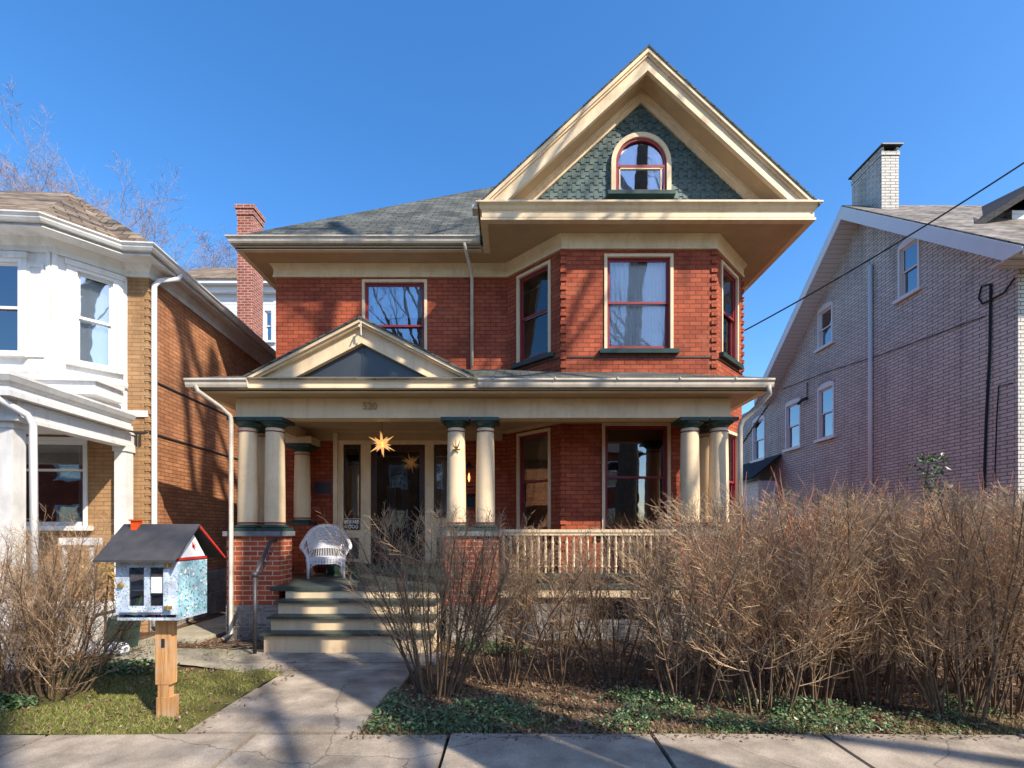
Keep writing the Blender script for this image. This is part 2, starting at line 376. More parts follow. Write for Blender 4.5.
# ------------------------------------------------------------------ window unit
def curtain_mb(mb, fr, s0, s1, o, z0, z1, amp=.02, waves=7):
    n = 40
    vs = []
    for i in range(n+1):
        s_ = s0+(s1-s0)*i/n; oo = o+amp*math.sin(i/n*waves*2*math.pi)
        vs += [fr(s_, oo, z0), fr(s_, oo, z1)]
    mb.add(vs, [(2*i, 2*i+2, 2*i+3, 2*i+1) for i in range(n)])
def window(root, p0, p1, s0, s1, z0, z1, trim='cream', sash='red', sill='green', interior=None, curtains=(), rail=None,
           glassm='glass', casing=.055, bottom=.1, sw=.055, silly=.08, label=None, sillo=.09):
    fr = frame(p0, p1)
    # casing
    c = MB(); w = casing
    c.boxf(fr, s0, s0+w, -.1, .025, z0, z1); c.boxf(fr, s1-w, s1, -.1, .025, z0, z1); c.boxf(fr, s0+w, s1-w, -.1, .025, z1-w, z1)
    win = c.build('window', trim, root)
    if label: win['label'] = label
    a, b = s0+w, s1-w; zt, zb = z1-w, z0
    zr = rail if rail else (zt+zb+bottom-.03)/2
    m = MB()
    # outer sash frame
    m.boxf(fr, a, a+sw*.5, -.1, -.02, zb, zt); m.boxf(fr, b-sw*.5, b, -.1, -.02, zb, zt); m.boxf(fr, a+sw*.5, b-sw*.5, -.1, -.02, zt-sw*.5, zt)
    u0, u1 = a+sw*.5, b-sw*.5; zt2 = zt-sw*.5
    # upper sash (outer), lower sash (inner)
    m.boxf(fr, u0, u0+sw*.6, -.075, -.045, zr+.02, zt2); m.boxf(fr, u1-sw*.6, u1, -.075, -.045, zr+.02, zt2); m.boxf(fr, u0+sw*.6, u1-sw*.6, -.075, -.045, zt2-sw*.6, zt2)
    m.boxf(fr, u0, u1, -.075, -.043, zr-.02, zr+.02)
    m.boxf(fr, u0, u0+sw*.6, -.11, -.08, zb+bottom, zr+.015); m.boxf(fr, u1-sw*.6, u1, -.11, -.08, zb+bottom, zr+.015); m.boxf(fr, u0, u1, -.11, -.06, zb, zb+bottom)
    m.build('sash', sash, win)
    g = MB(); g.boxf(fr, u0+sw*.6, u1-sw*.6, -.062, -.056, zr+.02, zt2-sw*.6); g.boxf(fr, u0+sw*.6, u1-sw*.6, -.098, -.092, zb+bottom, zr-.02)
    g.build('pane', glassm, win)
    if sill:
        q = MB(); q.boxf(fr, s0-.09, s1+.09, -.1, sillo, z0-silly, z0); q.build('sill', sill, win)
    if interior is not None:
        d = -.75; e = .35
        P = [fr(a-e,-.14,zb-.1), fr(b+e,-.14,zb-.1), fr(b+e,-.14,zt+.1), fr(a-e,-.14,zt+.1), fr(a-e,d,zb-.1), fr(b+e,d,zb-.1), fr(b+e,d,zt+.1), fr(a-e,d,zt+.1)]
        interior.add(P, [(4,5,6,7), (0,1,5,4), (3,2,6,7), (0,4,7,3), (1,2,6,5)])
    if curtains:
        k = MB()
        for (c0, c1, q0, q1, am, wv) in curtains:
            L = b-a; H = zt-zb
            curtain_mb(k, fr, a+L*c0, a+L*c1, -.15, zb+H*q0, zb+H*q1, am, wv)
        k.build('curtain', 'curtain', win)
    return win

random.seed(7)
# ================================================================== BRICK HOUSE
H = thing('brick_house', (-.1, 9.9, 0), 'red brick Victorian house with cream trim, columned porch and green shingled gable', 'house')
Dw, Db, Dc = 9.9, 8.91, 8.45
WP = [(-4.87, 20), (-4.87, 9.9), (-.087, 9.9), (.93, 8.91), (3.77, 8.91), (4.74, 9.9), (4.74, 20)]
ZF, ZT = .88, 7.22     # porch floor, soffit height
inter = MB()
# windows list per wall: (s0,s1,z0,z1)
def sx(x, x0=-4.87): return x-x0
wing_w = (sx(-3.09), sx(-1.75), 5.22, 6.92)
door_h = (sx(-3.63), sx(-1.09), ZF+.2, 3.60)
bl = (V(WP[3])-V(WP[2])).length
ang_u = (.27, 1.15, 5.10, 6.88); ang_l = (.27, 1.15, 1.72, 3.70)
fu = (1.71-.93, 2.99-.93, 5.10, 6.88); fl = (1.67-.93, 2.94-.93, 1.72, 3.75)
angr_u = (bl-1.15, bl-.27, 5.10, 6.88); angr_l = (bl-1.15, bl-.27, 1.72, 3.70)
w = MB()
w.wall(WP[0], WP[1], 0, ZT); w.wall(WP[1], WP[2], 0, ZT, [wing_w, door_h])
w.wall(WP[2], WP[3], 0, ZT, [ang_u, ang_l]); w.wall(WP[3], WP[4], 0, ZT, [fu, fl]); w.wall(WP[4], WP[5], 0, ZT, [angr_u, angr_l])
w.wall(WP[5], WP[6], 0, ZT)
w.build('wall', 'brick', H)
cu_side = ((0, .34, .02, 1, .015, 4), (.66, 1, .02, 1, .015, 4))
window(H, WP[1], WP[2], *wing_w, interior=inter, rail=5.99, curtains=((.0, .22, .02, 1, .015, 3), (.22, 1, .6, 1, .008, 8)))
window(H, WP[2], WP[3], *ang_u, glassm='glassbay', interior=inter, curtains=((.05, .4, .02, 1, .02, 4), (.4, 1, .02, .86, .015, 9)))
window(H, WP[3], WP[4], *fu, glassm='glassbay', interior=inter, curtains=((.0, .52, .02, 1, .02, 7), (.52, 1, .02, .98, .008, 9)))
window(H, WP[4], WP[5], *angr_u, glassm='glassbay', interior=inter, curtains=((0, .55, .02, 1, .02, 6),))
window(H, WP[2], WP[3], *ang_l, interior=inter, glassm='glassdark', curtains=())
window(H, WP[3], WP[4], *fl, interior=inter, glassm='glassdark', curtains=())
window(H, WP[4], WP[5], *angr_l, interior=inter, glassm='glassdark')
# quoins on bay corners
for cx_, side in ((.93, -1), (3.77, 1)):
    q = MB(); z = .9
    while z < 6.9:
        if not (3.8 < z < 4.75):
            k = cx_-side*.0
            if side < 0: q.box(cx_-.035, cx_+.075, Db-.028, Db+.05, z, z+.075)
            else: q.box(cx_-.075, cx_+.035, Db-.028, Db+.05, z, z+.075)
        z += .161
    (q.box(.91, .99, Db-.004, Db+.02, .9, 6.95) if side < 0 else q.box(3.71, 3.79, Db-.004, Db+.02, .9, 6.95))
    q.build('quoin', 'brick', H)
q = MB(); z = 4.7; q.box(4.71, 4.745, 9.88, 9.93, 4.7, 6.95)
while z < 6.9: q.box(4.70, 4.775, 9.86, 9.95, z, z+.075); z += .161
q.build('quoin', 'brick', H)
belt = MB().sweep([WP[2], WP[3], WP[4], WP[5]], [(.0, 4.955), (.018, 4.955), (.018, 4.975), (.0, 4.975)]); belt.build('belt_course', 'iron', H)
# frieze and bed mould
fz = MB().sweep(WP, [(-.02, 6.96), (.045, 6.96), (.05, 6.99), (.035, 7.0), (.035, 7.12), (.1, 7.215), (-.02, 7.215)]); fz.build('frieze', 'cream', H)
# soffit plate
E = [(-5.38, 20), (-5.38, 9.33), (-.53, 9.33), (-.53, Dc), (5.32, Dc), (5.32, 20)]
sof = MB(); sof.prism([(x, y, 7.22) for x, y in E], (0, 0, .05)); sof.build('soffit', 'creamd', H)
# cornice fascia
cp = [(-.1, 7.21), (.02, 7.21), (.02, 7.25), (.0, 7.262), (.0, 7.37), (.03, 7.40), (.05, 7.44), (.10, 7.475), (.10, 7.50), (-.1, 7.50)]
MB().sweep([(-.53, 9.45), (-.53, Dc), (5.32, Dc), (5.32, 20)], cp).build('gable_cornice', 'cream', H)
cp2 = [(-.1, 7.21), (.0, 7.21), (.0, 7.25), (-.02, 7.26), (-.02, 7.30), (-.1, 7.30)]
MB().sweep([(-5.38, 20), (-5.38, 9.33), (-.6, 9.33)], cp2).build('eave_fascia', 'cream', H)
gp = [(-.0, 7.30), (.07, 7.30), (.09, 7.33), (.10, 7.38), (.13, 7.40), (.13, 7.42), (.115, 7.42), (.10, 7.40), (.0, 7.40)]
MB().sweep([(-5.38, 20), (-5.38, 9.33), (-.62, 9.33)], gp).build('gutter', 'alum', H)
MB().box(-.70, -.60, 8.42, 8.62, 7.40, 7.47).build('gutter_end', 'alum', H)
# main hipped roof
e0 = 7.41; sl = .914; Rx = 5.385
apex = (0.005, 9.2+Rx, e0+sl*Rx); 
r = MB()
def roofslab(mb, pts, th=.05):
    mb.prism(pts, (0, 0, -th))
roofslab(r, [(-5.43, 9.25, e0), (5.44, 9.25, e0), (.005, 9.25+5.435, e0+sl*5.435)])
roofslab(r, [(-5.43, 20.2, e0), (-5.43, 9.25, e0), (.005, 9.25+5.435, e0+sl*5.435), (.005, 20.2-5.435+.6, e0+sl*5.435)])
roofslab(r, [(5.44, 9.25, e0), (5.44, 20.2, e0), (.005, 20.2-5.435+.6, e0+sl*5.435), (.005, 9.25+5.435, e0+sl*5.435)])
# gable roof slabs
gx, ga, gs = 2.385, 10.22, .923
gf = Dc-.09
for sgn in (-1, 1):
    fx = gx+sgn*2.99; fz_ = ga-gs*2.99
    pts = [(gx, gf, ga), (fx, gf, fz_), (fx, 10.4, fz_), (gx, 13.2, ga)]
    r.prism(pts if sgn < 0 else pts[::-1], (0, 0, -.035))
roof = r.build('roof', 'slate', H, recalc=True)
# gable wall with scales
def gz(x, off): return ga-off-gs*abs(x-gx)
gw = MB(); hw = 2.36
gw.prism([(gx-hw, Db, 7.4), (gx+hw, Db, 7.4), (gx+hw, Db, gz(gx+hw, .38)), (gx, Db, ga-.38), (gx-hw, Db, gz(gx-hw, .38))], (0, .1, 0))
gw.build('gable_wall', 'scale', H)
s_ = MB(); rh, tw = .127, .165
row = 0; z = 7.52
while z < ga-.5:
    x = gx-2.6+(row % 2)*tw*.5
    while x < gx+2.6:
        xc = x+tw/2
        inarch = (abs(xc-gx) < .50 and z < 8.52) or (math.hypot(xc-gx, z+.06-8.52) < .50)
        if z+rh*.3 < gz(xc, .40) and not inarch:
            zb, zt = z, z+rh*1.25
            ou, ot = .020, .005
            dz = rh*.36
            pr = [(x+.003, zb), (x+tw*.42, zb), (x+tw*.60, zb+dz), (x+tw-.003, zb+dz), (x+tw-.003, zt), (x+.003, zt)]
            f = []
            for (a, b) in pr: f.append((a, Db-ot-(ou-ot)*(zt-b)/(zt-zb), b))
            s_.prism(f, (0, .012, 0))
        x += tw
    z += rh; row += 1
s_.build('scale_shingles', 'scale', H)
# rakes
for sgn in (-1, 1):
    def L(x, off): return gz(gx+sgn*x, off)
    rk = MB(); xe = 2.98
    def band(o0, o1, y0, y1, xe=xe):
        a = [(gx, y0, ga-o0), (gx+sgn*xe, y0, ga-o0-gs*xe), (gx+sgn*xe, y0, ga-o1-gs*xe), (gx, y0, ga-o1)]
        rk.prism(a, (0, y1-y0, 0))
    # lower ends stop on the cornice top
    def bandc(o0, o1, y0, y1):
        zb = 7.50
        x0 = (ga-o0-zb)/gs; x1 = (ga-o1-zb)/gs
        a = [(gx, y0, ga-o0), (gx+sgn*x0, y0, zb), (gx+sgn*x1, y0, zb), (gx, y0, ga-o1)]
        rk.prism(a, (0, y1-y0, 0))
    bandc(.036, .11, Dc-.075, Dc+.05); bandc(.112, .15, Dc-.045, Dc+.05); bandc(.152, .33, Dc-.012, Dc+.05); bandc(.332, .39, Dc-.028, Dc+.05)
    rk.build('rake_board', 'cream', H, recalc=True)
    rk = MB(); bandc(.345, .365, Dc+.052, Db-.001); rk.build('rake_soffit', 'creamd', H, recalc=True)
    rk = MB(); bandc(.366, .45, Db-.09, Db-.003); bandc(.452, .56, Db-.05, Db-.003); rk.build('gable_frieze', 'cream', H, recalc=True)
MB().prism([(-.57, 8.37, 7.502), (5.36, 8.37, 7.502), (5.3, Db, 7.56), (-.5, Db, 7.56)], (0, 0, .02)).build('pent_flashing', 'alum', H)
# arched window
ax, az, ro, ri = 2.376, 8.52, .55, .455
def arch_ring(mb, R, r_, y0, y1, zb, n=20):
    pts = [(R, zb)]+[(R*math.cos(math.pi*i/n), az+R*math.sin(math.pi*i/n)) for i in range(n+1)]+[(-R, zb)]
    pin = [(r_, zb)]+[(r_*math.cos(math.pi*i/n), az+r_*math.sin(math.pi*i/n)) for i in range(n+1)]+[(-r_, zb)]
    k = len(pts); vs = []
    for y in (y0, y1):
        vs += [(ax+a, y, b) for a, b in pts]+[(ax+a, y, b) for a, b in pin]
    fs = []
    for i in range(k-1):
        fs += [(i, i+1, k+i+1, k+i), (2*k+i+1, 2*k+i, 3*k+i, 3*k+i+1), (i+1, i, 2*k+i, 2*k+i+1), (k+i, k+i+1, 3*k+i+1, 3*k+i)]
    fs += [(0, k, 3*k, 2*k), (k-1, 2*k-1, 4*k-1, 3*k-1)]
    mb.add(vs, fs)
aw = MB(); arch_ring(aw, ro, ri+.012, Db-.1, Db-.01, 7.98); arch = aw.build('arched_window', 'cream', H, recalc=True)
a2 = MB(); arch_ring(a2, ri+.01, ri-.04, Db-.07, Db-.02, 7.98)
a2.box(ax-ri, ax+ri, Db-.072, Db-.02, 8.44, 8.485); a2.box(ax-ri, ax+ri, Db-.072, Db-.02, 7.985, 8.03)
a2.build('sash', 'red', arch, recalc=True)
a3 = MB(); a3.box(ax-.40, ax-.38, Db-.066, Db-.03, 8.03, 8.44); a3.box(ax+.36, ax+.38, Db-.066, Db-.03, 8.03, 8.44); a3.box(ax-.40, ax+.4, Db-.066, Db-.03, 8.415, 8.438); a3.build('storm_frame', 'cream', arch)
g = MB(); n = 20
g.prism([(ax+.42*math.cos(math.pi*i/n), Db-.045, 8.485+.40*math.sin(math.pi*i/n)) for i in range(n+1)], (0, .006, 0)); g.box(ax-.42, ax+.42, Db-.045, Db-.039, 8.0, 8.44)
g.build('pane', 'glass', arch, recalc=True)
cu = MB(); fr = frame((ax-.45, Db-.03), (ax+.45, Db-.03)); curtain_mb(cu, fr, .08, .34, 0, 8.02, 8.8, .008, 3); curtain_mb(cu, fr, .62, .82, 0, 8.02, 8.7, .008, 2); cu.build('curtain', 'curtain', arch)
MB().box(ax-.62, ax+.62, Db-.14, Db-.0, 7.91, 7.978).build('sill', 'green', arch)
MB().add([(ax-.45, Db-.022, 7.98), (ax+.45, Db-.022, 7.98), (ax+.45, Db-.022, 9.0), (ax-.45, Db-.022, 9.0)], [(0,1,2,3)]) 
# dark backing behind arch pane: a shallow attic box face
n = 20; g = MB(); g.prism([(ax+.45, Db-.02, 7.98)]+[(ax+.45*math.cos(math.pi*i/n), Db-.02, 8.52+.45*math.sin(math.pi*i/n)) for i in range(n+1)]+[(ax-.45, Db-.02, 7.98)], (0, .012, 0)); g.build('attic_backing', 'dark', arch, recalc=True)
# downspouts
def downspout(parent, pts, r=.04, mat='alum', name='downspout'):
    return MB().tube(pts, r, 8).build(name, mat, parent, smooth=True)
downspout(H, [(-.92, 9.28, 7.32), (-.90, 9.34, 7.22), (-.82, 9.78, 6.98), (-.82, 9.83, 6.9), (-.82, 9.83, 5.1)], .035)
downspout(H, [(5.43, 11.4, 7.3), (5.40, 11.3, 7.1), (4.95, 10.6, 6.95), (4.82, 10.3, 6.8), (4.82, 10.3, .3)], .045)
# ------------------------------------------------------------- porch
PX0, PX1 = -4.49, 3.55
fl_ = MB(); fl_.box(PX0-.02, PX1+.02, 7.72, 9.9, ZF-.07, ZF); fl_.box(-3.735, -1.075, 7.40, 7.72, ZF-.06, ZF); fl_.box(-.215, 2.705, 7.67, 7.72, ZF-.065, ZF); fl_.build('porch_floor', 'greentread', H)
MB().box(-.24, 2.72, 7.69, 7.74, ZF-.2, ZF-.072).build('skirt_board', 'cream', H)
fd = MB(); fd.wall((-.3, 7.78), (2.75, 7.78), -.05, ZF-.2, [(1.65, 2.45, .28, .64)], rev=.3); fd.build('foundation', 'stone', H)
MB().box(3.2, 3.5, 8.63, 9.4, 0, ZF-.1).build('foundation', 'stone', H); MB().box(-4.4, -4.1, 8.63, 9.8, 0, ZF-.1).build('foundation', 'stone', H)
cw = MB(); 
for i in range(9): cw.box(1.38+i*.09, 1.40+i*.09, 7.86, 7.88, .28, .64)
cw.box(1.3, 2.2, 8.02, 8.05, .2, .7); cw.build('cellar_grille', 'iron', H)
# steps
st = [(6.77, .0, .27, 6.72), (6.97, .27, .47, 6.92), (7.19, .47, .67, 7.14), (7.42, .67, ZF-.06, 7.37)]
sr = MB(); tr = MB()
for i, (y, z0, z1, yn) in enumerate(st):
    sr.box(-3.50, -1.14, y, 7.66, z0, z1)
    if i < 3: tr.box(-3.54, -1.10, yn, st[i+1][0]+.0, z1+.002, z1+.036)
stp = sr.build('porch_steps', 'cream', H); tr.build('tread', 'greentread', stp)
# piers
def pier(boxes, name='porch_pier'):
    b = MB(); [b.box(*q, .56, 1.66) for q in boxes]
    p = b.build(name, 'pierbrick', H)
    b = MB()
    for (x0, x1, y0, y1) in boxes: b.box(x0-.0, x1+.0, y0-.012, y1, -.05, .558)
    b.build('stone_base', 'stone', p)
    b = MB(); [b.box(x0-.04, x1+.04, y0-.04, y1+.04, 1.662, 1.74) for (x0, x1, y0, y1) in boxes[:1]]
    for (x0, x1, y0, y1) in boxes[1:]: b.box(x0-.04, x1+.04, y0+.041, y1+.04, 1.662, 1.74)
    b.build('cap', 'stonecap', p)
pier([(-4.58, -3.74, 7.70, 8.15), (-4.58, -4.15, 8.151, 8.62)])
pier([(-1.07, -.22, 7.70, 8.15)])
pier([(2.71, 3.66, 7.70, 8.15), (3.2, 3.66, 8.151, 8.62)])
# columns
def column(x, y, zb=1.74, zt=3.58):
    c = MB(); z0 = zb
    prof = [(.156, z0+.10), (.160, z0+.14), (.159, z0+.5), (.152, z0+1.0), (.142, zt-.2), (.142, zt-.15)]
    c.lathe(x, y, prof, 32); col = c.build('column', 'cream', H, smooth=True)
    b = MB(); b.box(x-.212, x+.212, y-.212, y+.212, z0, z0+.055); b.lathe(x, y, [(.19, z0+.056), (.205, z0+.07), (.205, z0+.085), (.17, z0+.105)], 32); b.build('base', 'green', col)
    b = MB(); b.lathe(x, y, [(.165, z0+.125), (.168, z0+.135), (.165, z0+.15)], 32); b.lathe(x, y, [(.15, zt-.215), (.155, zt-.207), (.15, zt-.198)], 32); b.build('ring', 'ringred', col, smooth=True)
    b = MB(); b.lathe(x, y, [(.147, zt-.135), (.15, zt-.12), (.19, zt-.085), (.215, zt-.07), (.215, zt-.055)], 32); b.box(x-.228, x+.228, y-.228, y+.228, zt-.054, zt-.001); b.build('capital', 'green', col)
for (x, y) in ((-4.36, 7.94), (-3.92, 7.94), (-4.36, 8.38), (-.92, 7.94), (-.44, 7.94), (2.94, 7.94), (3.42, 7.94), (3.42, 8.38)): column(x, y)
column(-4.22, 9.66, 1.86, 3.47)
MB().box(-4.45, -3.98, 9.45, 9.88, ZF, 1.858).build('porch_pier', 'brick', H)
MB().box(-4.46, -3.95, 9.44, 9.89, 3.472, 3.60).build('beam_block', 'cream', H)
# beam
bm_ = MB(); prof = [(0, 3.58), (.01, 3.58), (.01, 3.605), (-.0, 3.61), (-.0, 3.90), (-.26, 3.90), (-.26, 3.58)]
bm_.sweep([(PX0, 9.88), (PX0, 7.8), (PX1, 7.8), (PX1, 8.95)], prof); bm_.build('porch_beam', 'cream', H)
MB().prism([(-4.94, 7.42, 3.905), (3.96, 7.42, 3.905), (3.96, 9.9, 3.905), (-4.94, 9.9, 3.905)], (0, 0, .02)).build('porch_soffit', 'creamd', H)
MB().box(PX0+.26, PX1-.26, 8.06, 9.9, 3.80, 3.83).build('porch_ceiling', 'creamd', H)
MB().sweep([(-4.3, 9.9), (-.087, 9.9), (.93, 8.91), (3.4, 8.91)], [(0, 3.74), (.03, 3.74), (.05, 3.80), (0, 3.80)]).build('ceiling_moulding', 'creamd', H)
# fascia + gutters of the porch
pf = [(-.1, 3.90), (.0, 3.90), (.0, 3.935), (-.02, 3.94), (-.02, 4.06), (-.1, 4.06)]
MB().sweep([(-4.95, 9.9), (-4.95, 7.42), (3.97, 7.42), (3.97, 9.9)], pf).build('porch_fascia', 'cream', H)
gp = [(.0, 3.95), (.06, 3.95), (.075, 3.985), (.08, 4.02), (.105, 4.05), (.105, 4.075), (.09, 4.075), (.08, 4.05), (.0, 4.05)]
MB().sweep([(-5.0, 7.41), (-4.05, 7.41)], gp).build('porch_gutter', 'alum', H)
MB().sweep([(-.52, 7.41), (4.01, 7.41)], gp).build('porch_gutter', 'alum', H)
hk = MB()
for x in (-.3, .65, 1.6, 2.55, 3.4): hk.box(x, x+.02, 7.29, 7.42, 4.06, 4.085)
hk.build('gutter_strap', 'alum', H)
MB().sweep([(-4.22, 7.40), (-.52, 7.40)], [(-.02, 3.94), (.03, 3.94), (.03, 3.97), (.012, 3.985), (.012, 4.04), (.04, 4.07), (.06, 4.10), (-.02, 4.10)]).build('pediment_cornice', 'cream', H)
# porch roof
rf = MB(); s2 = .385
def pz(y): return 4.09+(y-7.35)*s2
rf.prism([(-5.02, 7.35, 4.09), (4.03, 7.35, 4.09), (4.03-2.6, 9.95, pz(9.95)), (-5.02+2.6, 9.95, pz(9.95))], (0, 0, -.03))
rf.prism([(-5.02, 9.95, 4.09), (-5.02, 7.35, 4.09), (-2.42, 9.95, pz(9.95))], (0, 0, -.03))
rf.prism([(4.03, 7.35, 4.09), (4.03, 9.95, 4.09), (1.43, 9.95, pz(9.95))], (0, 0, -.03))
px_, pa, ps = -2.36, 5.08, .515
for sgn in (-1, 1):
    rf.prism([(px_, 7.43, pa), (px_+sgn*1.90, 7.43, pa-ps*1.90), (px_+sgn*1.90, 7.50, pa-ps*1.90), (px_, 9.9, pa)], (0, 0, -.03))
rf.build('porch_roof', 'slate', H, recalc=True)
# pediment
for sgn in (-1, 1):
    pr_ = MB()
    def pb(o0, o1, y0, y1, zb=4.102):
        x0 = (pa-o0-zb)/ps; x1 = (pa-o1-zb)/ps
        pr_.prism([(px_, y0, pa-o0), (px_+sgn*x0, y0, zb), (px_+sgn*x1, y0, zb), (px_, y0, pa-o1)], (0, y1-y0, 0))
    pb(.032, .085, 7.45, 7.64); pb(.086, .12, 7.49, 7.64); pr_.build('pediment_rake', 'cream', H, recalc=True)
    pr_ = MB(); pb(.121, .35, 7.56, 7.64); pb(.351, .385, 7.53, 7.64); pr_.build('pediment_board', 'cream', H, recalc=True)
zb = 4.13; hx = (pa-.37-zb)/ps
MB().prism([(px_-hx, 7.62, zb), (px_+hx, 7.62, zb), (px_, 7.62, pa-.37)], (0, .05, 0)).box(px_-.012, px_+.012, 7.608, 7.618, zb, pa-.39).build('pediment_panel', 'darkglass', H, recalc=True)
MB().box(px_-hx-.2, px_+hx+.2, 7.50, 7.62, 4.10, 4.135).build('pediment_sill', 'cream', H)
MB().tube([(px_, 7.56, 4.93), (px_, 7.42, 4.93), (px_, 7.38, 4.88)], .012, 6).tube([(px_+.02, 7.42, 4.98), (px_+.02, 7.44, 4.78)], .014, 6).build('hook', 'alum', H)
text_mesh('house_number', '520', .16, 'creamd', (X(370, 7.79), 7.785, 3.765), H, .006, 1.0, .004)
# downspouts porch
downspout(H, [(-4.84, 7.36, 3.98), (-4.83, 7.37, 3.9), (-4.58, 7.55, 3.70), (-4.48, 7.63, 3.58), (-4.47, 7.64, 3.5), (-4.47, 7.64, .12), (-4.52, 7.5, .05)], .035, 'spout')
downspout(H, [(3.93, 7.36, 3.98), (3.96, 7.38, 3.86), (3.90, 7.5, 3.75), (3.55, 7.9, 3.50), (3.70, 7.66, 3.40)][:3]+[(3.66, 7.62, 3.50), (3.62, 7.62, 3.38), (3.62, 7.62, .12)], .04, 'spout')
# balustrade
def railing(x0, x1, y, zt=1.72, zb=1.05, n=None, ydir=False):
    L = x1-x0; n = n or int(L/.115)
    m = MB()
    def bx(a0, a1, o, z0, z1):
        if ydir: m.box(y-o, y+o, a0, a1, z0, z1)
        else: m.box(a0, a1, y-o, y+o, z0, z1)
    bx(x0, x1, .045, zt, zt+.05); bx(x0, x1, .03, zt-.05, zt)
    rl = m.build('porch_railing', 'cream', H)
    m = MB(); bx(x0, x1, .05, zb-.06, zb); m.build('bottom_rail', 'green', rl)
    for i in range(n):
        a = x0+L*(i+.5)/n; px2, py2 = (y, a) if ydir else (a, y)
        c = MB(); c.lathe(px2, py2, [(.016, zb), (.016, zb+.08), (.03, zb+.1), (.018, zb+.13), (.026, zb+.28), (.02, zb+.45), (.028, zb+.5), (.018, zb+.53), (.018, zt-.05)], 8)
        c.build('baluster', 'cream', rl)
railing(-.2, 2.70, 7.93)
railing(8.64, 9.44, -4.36, ydir=True)
railing(8.66, 8.90, 3.45, ydir=True, n=2)
# entrance: door + sidelights
en = MB(); yw = 9.87
XX = [-3.63, -3.47, -3.11, -2.91, -1.79, -1.61, -1.25, -1.09]
for a, b in ((0, 1), (2, 3), (4, 5), (6, 7)): en.box(XX[a], XX[b], yw, yw+.1, ZF+.2, 3.52)
en.box(XX[0], XX[7], yw-.015, yw+.1, 3.521, 3.6)
entry = en.build('entrance_frame', 'cream', H)
en = MB(); en.box(XX[0]-.1, XX[7]+.1, 9.62, 9.97, ZF, ZF+.2); en.build('door_step', 'green', entry)
for a, b in ((1, 2), (5, 6)):
    x0, x1 = XX[a], XX[b]
    m = MB(); m.box(x0, x1, yw+.0, yw+.08, 1.68, 1.76); m.box(x0, x1, yw+.02, yw+.08, 1.10, 1.16); m.box(x0, x1, yw+.02, yw+.08, 1.60, 1.68); m.box(x0, x0+.05, yw+.03, yw+.08, 1.16, 1.60); m.box(x1-.05, x1, yw+.03, yw+.08, 1.16, 1.60); m.box(x0, x1, yw+.03, yw+.08, 1.76, 2.0)
    sd = m.build('sidelight', 'cream', H)
    m = MB(); m.box(x0+.002, x0+.045, yw+.03, yw+.08, 2.0, 3.52); m.box(x1-.045, x1-.002, yw+.03, yw+.08, 2.0, 3.52); m.box(x0+.045, x1-.045, yw+.03, yw+.08, 2.0, 2.06); m.box(x0+.045, x1-.045, yw+.03, yw+.08, 3.44, 3.52); m.build('sash', 'wood', sd)
    MB().box(x0+.045, x1-.045, yw+.055, yw+.06, 2.06, 3.44).build('pane', 'glassdark', sd)
    MB().box(x0+.05, x1-.05, yw+.06, yw+.07, 1.16, 1.60).build('lower_panel', 'darkglass', sd)
    c = MB(); fr = frame((x0+.05, yw+.13), (x1-.05, yw+.13)); curtain_mb(c, fr, .08, .2, 0, 2.06, 3.2, .012, 3); c.build('lace_curtain', 'curtain', sd)
x0, x1 = XX[3], XX[4]
m = MB(); m.box(x0, x0+.12, yw+.04, yw+.09, 1.08, 3.52); m.box(x1-.12, x1, yw+.04, yw+.09, 1.08, 3.52); m.box(x0+.12, x1-.12, yw+.04, yw+.09, 1.08, 1.5); m.box(x0+.12, x1-.12, yw+.04, yw+.09, 3.38, 3.52)
door = m.build('front_door', 'wood', H)
MB().box(x0+.12, x1-.12, yw+.06, yw+.066, 1.5, 3.38).build('pane', 'glassdoor', door)
c = MB(); fr = frame((x0+.12, yw+.15), (x1-.12, yw+.15)); curtain_mb(c, fr, .18, .36, 0, 1.5, 2.7, .02, 3); curtain_mb(c, fr, .48, .66, 0, 1.5, 2.8, .02, 4); c.build('lace_curtain', 'curtain', door)
MB().lathe(x0+.09, yw+.0, [(.02, 2.05), (.03, 2.08), (.02, 2.11)], 10).build('door_knob', 'brass', door)
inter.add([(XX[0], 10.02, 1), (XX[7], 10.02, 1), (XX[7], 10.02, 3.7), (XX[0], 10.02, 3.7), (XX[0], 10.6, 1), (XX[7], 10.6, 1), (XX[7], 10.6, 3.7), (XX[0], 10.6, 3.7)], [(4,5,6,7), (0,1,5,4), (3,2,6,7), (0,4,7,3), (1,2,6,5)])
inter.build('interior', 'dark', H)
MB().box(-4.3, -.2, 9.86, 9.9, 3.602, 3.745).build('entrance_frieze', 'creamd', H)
MB().box(-3.66, -3.58, 9.82, 9.90, ZF, 3.75).build('corner_strip', 'cream', H)
# handrail
hr = thing('handrail', (-3.58, 6.7, 0), 'grey iron pipe handrail rising from the path to the left brick porch pier', 'handrail')
MB().tube([(-3.60, 6.72, 0.0), (-3.60, 6.72, 1.12)], .026, 10).tube([(-3.60, 6.72, 1.12), (-3.66, 7.0, 1.28), (-3.76, 7.45, 1.57), (-3.79, 7.69, 1.60)], .03, 10).lathe(-3.60, 6.72, [(.02, 1.09), (.045, 1.12), (.045, 1.15), (.02, 1.18)], 10).build('rail', 'pipe', hr, smooth=True)
sc_ = MB()
for i in range(5):
    t0 = i/5; cx2, cy2, cz2 = -3.61-.16*t0, 6.80+.8*t0, 1.06+.44*t0
    sc_.tube([(cx2, cy2+.05*math.cos(a)*(1-a/9), cz2+.05*math.sin(a)*(1-a/9)) for a in [k*.5 for k in range(14)]], .008, 5)
sc_.build('scroll', 'pipe', hr)
